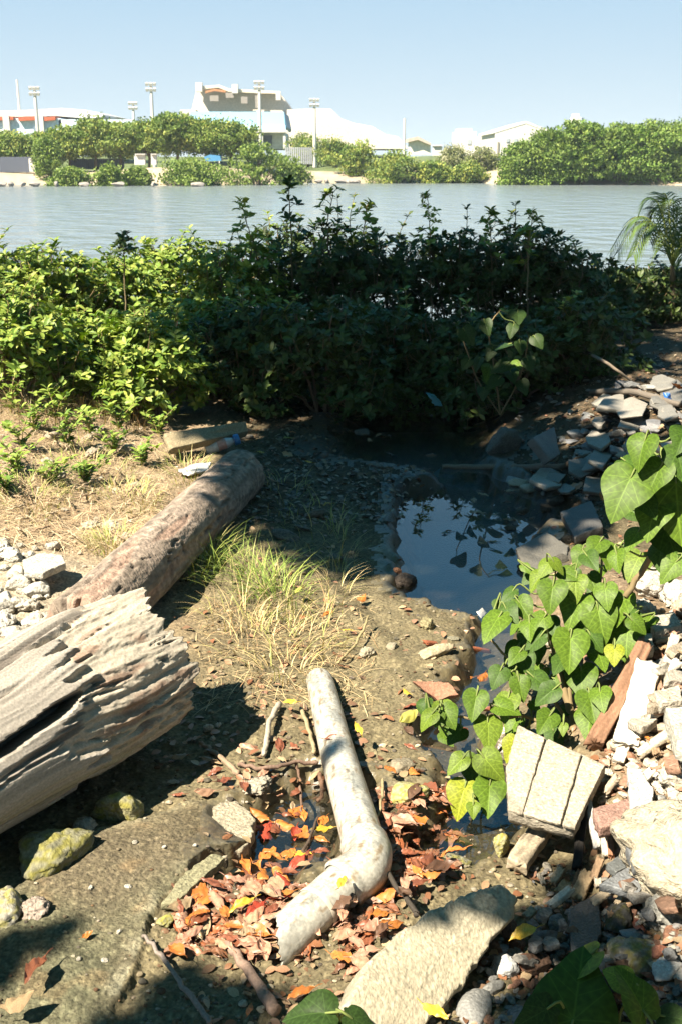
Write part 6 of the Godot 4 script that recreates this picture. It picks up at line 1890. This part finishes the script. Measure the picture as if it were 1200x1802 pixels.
	for k in 4600:
		var px := R.randf_range(-60, 1260)
		var py := R.randf_range(690, 1830)
		var p := gp(px, py)
		if p.y < PUDDLE_Y - 0.06 or p.x < 0.0 and p.z > -2.75 and inside_plate(xz(p)) > 0.0 and k % 6: continue
		var s := R.randf_range(0.003, 0.011) if R.randf() < 0.9 else R.randf_range(0.012, 0.02)
		px2.append(Transform3D(Basis.from_euler(Vector3(R.randf() * 6, R.randf() * 6, R.randf() * 6)).scaled(Vector3(s * 1.3, s * 0.8, s)), p + Vector3(0, s * 0.15, 0)))
		var pale: bool = p.x < -0.7 and p.z < -2.6 or p.x > 0.6 and p.z > -3.4
		pc.append(vary(Color(0.6, 0.52, 0.42) if pale else [Color(0.24, 0.19, 0.12), Color(0.34, 0.28, 0.19), Color(0.2, 0.12, 0.07), Color(0.15, 0.13, 0.1), Color(0.46, 0.4, 0.3)][k % 5], 0.3))
	var save_v := ico_v
	var save_i := ico_i
	make_ico(1)
	var crumb := rock_mesh(5, 7, 0.1, 0.0)
	ico_v = save_v
	ico_i = save_i
	tag(scatter("gravel", null, crumb, M.stone, px2, pc), "tiny stones and crumbs strewn over the mud and banks", "gravel")
	var lx2 := []
	var lc2 := []
	for k in 2600:
		var px := R.randf_range(280, 1230)
		var py := R.randf_range(640, 1810)
		if py > 900 and py < 1250 and px < 700 and px > 640: continue
		if px < 360 and py > 1380: continue
		var p := gp(px, py, 0.006)
		if p.y < PUDDLE_Y - 0.02: continue
		var s := R.randf_range(0.015, 0.035)
		lx2.append(Transform3D(Basis.from_euler(Vector3(R.randf_range(-0.5, 0.5), R.randf() * 6, R.randf_range(-0.5, 0.5))).scaled(Vector3(s, s, s)), p))
		lc2.append(vary([Color(0.26, 0.12, 0.06), Color(0.36, 0.2, 0.12), Color(0.2, 0.12, 0.07), Color(0.42, 0.3, 0.18)][k % 4], 0.3))
	for k in 4200:
		var px := R.randf_range(420, 760) if k % 2 else R.randf_range(1000, 1210)
		var py := R.randf_range(690, 920) if k % 2 else R.randf_range(530, 900)
		var p := gp(px, py, 0.006)
		if p.y < PUDDLE_Y - 0.02: continue
		var s := R.randf_range(0.014, 0.04)
		lx2.append(Transform3D(Basis.from_euler(Vector3(R.randf_range(-0.6, 0.6), R.randf() * 6, R.randf_range(-0.6, 0.6))).scaled(Vector3(s, s, s)), p))
		lc2.append(vary([Color(0.14, 0.08, 0.045), Color(0.22, 0.15, 0.09), Color(0.11, 0.075, 0.045), Color(0.27, 0.21, 0.14)][(k / 2) % 4], 0.3))
	tag(scatter("leaf_litter", null, oval_leaf(0.6, 0.2, 0.2), M.dry_leaf, lx2, lc2), "small broken bits of dead leaf over the damp ground", "leaf litter")

# things that share a label get their place among their likes, left to right, in bands from the top down when there are many
func tell_apart() -> void:
	var same := {}
	for o in get_children():
		if o.has_meta("label") and o.has_meta("group"):
			var l: String = o.get_meta("label")
			if not same.has(l): same[l] = []
			same[l].append(o)
	var nth := ["first", "second", "third", "fourth", "fifth", "sixth", "seventh", "eighth", "ninth", "tenth", "eleventh", "twelfth", "thirteenth", "fourteenth", "fifteenth", "sixteenth", "seventeenth", "eighteenth", "nineteenth", "twentieth"]
	var bands := [[""], ["upper", "lower"], ["upper", "middle", "lower"], ["top", "upper", "lower", "bottom"], ["top", "upper", "middle", "lower", "bottom"]]
	for l in same:
		var list: Array = same[l]
		if list.size() < 2 or list.size() > 100: continue
		var at_x := func(o): return o.position.x / maxf(0.1, (o.position - EYE).dot(Vector3(0, -sin(PITCH), -cos(PITCH))))
		var n := ceili(list.size() / 20.0)
		list.sort_custom(func(a, b): return a.position.z < b.position.z)
		for k in n:
			var part := list.slice(k * list.size() / n, (k + 1) * list.size() / n)
			part.sort_custom(func(a, b): return (at_x.call(a) as float) < (at_x.call(b) as float))
			for j in part.size():
				var band: String = bands[n - 1][k]
				part[j].set_meta("label", "%s, %s from left%s" % [l, nth[j], ", %s band" % band if band else ""])
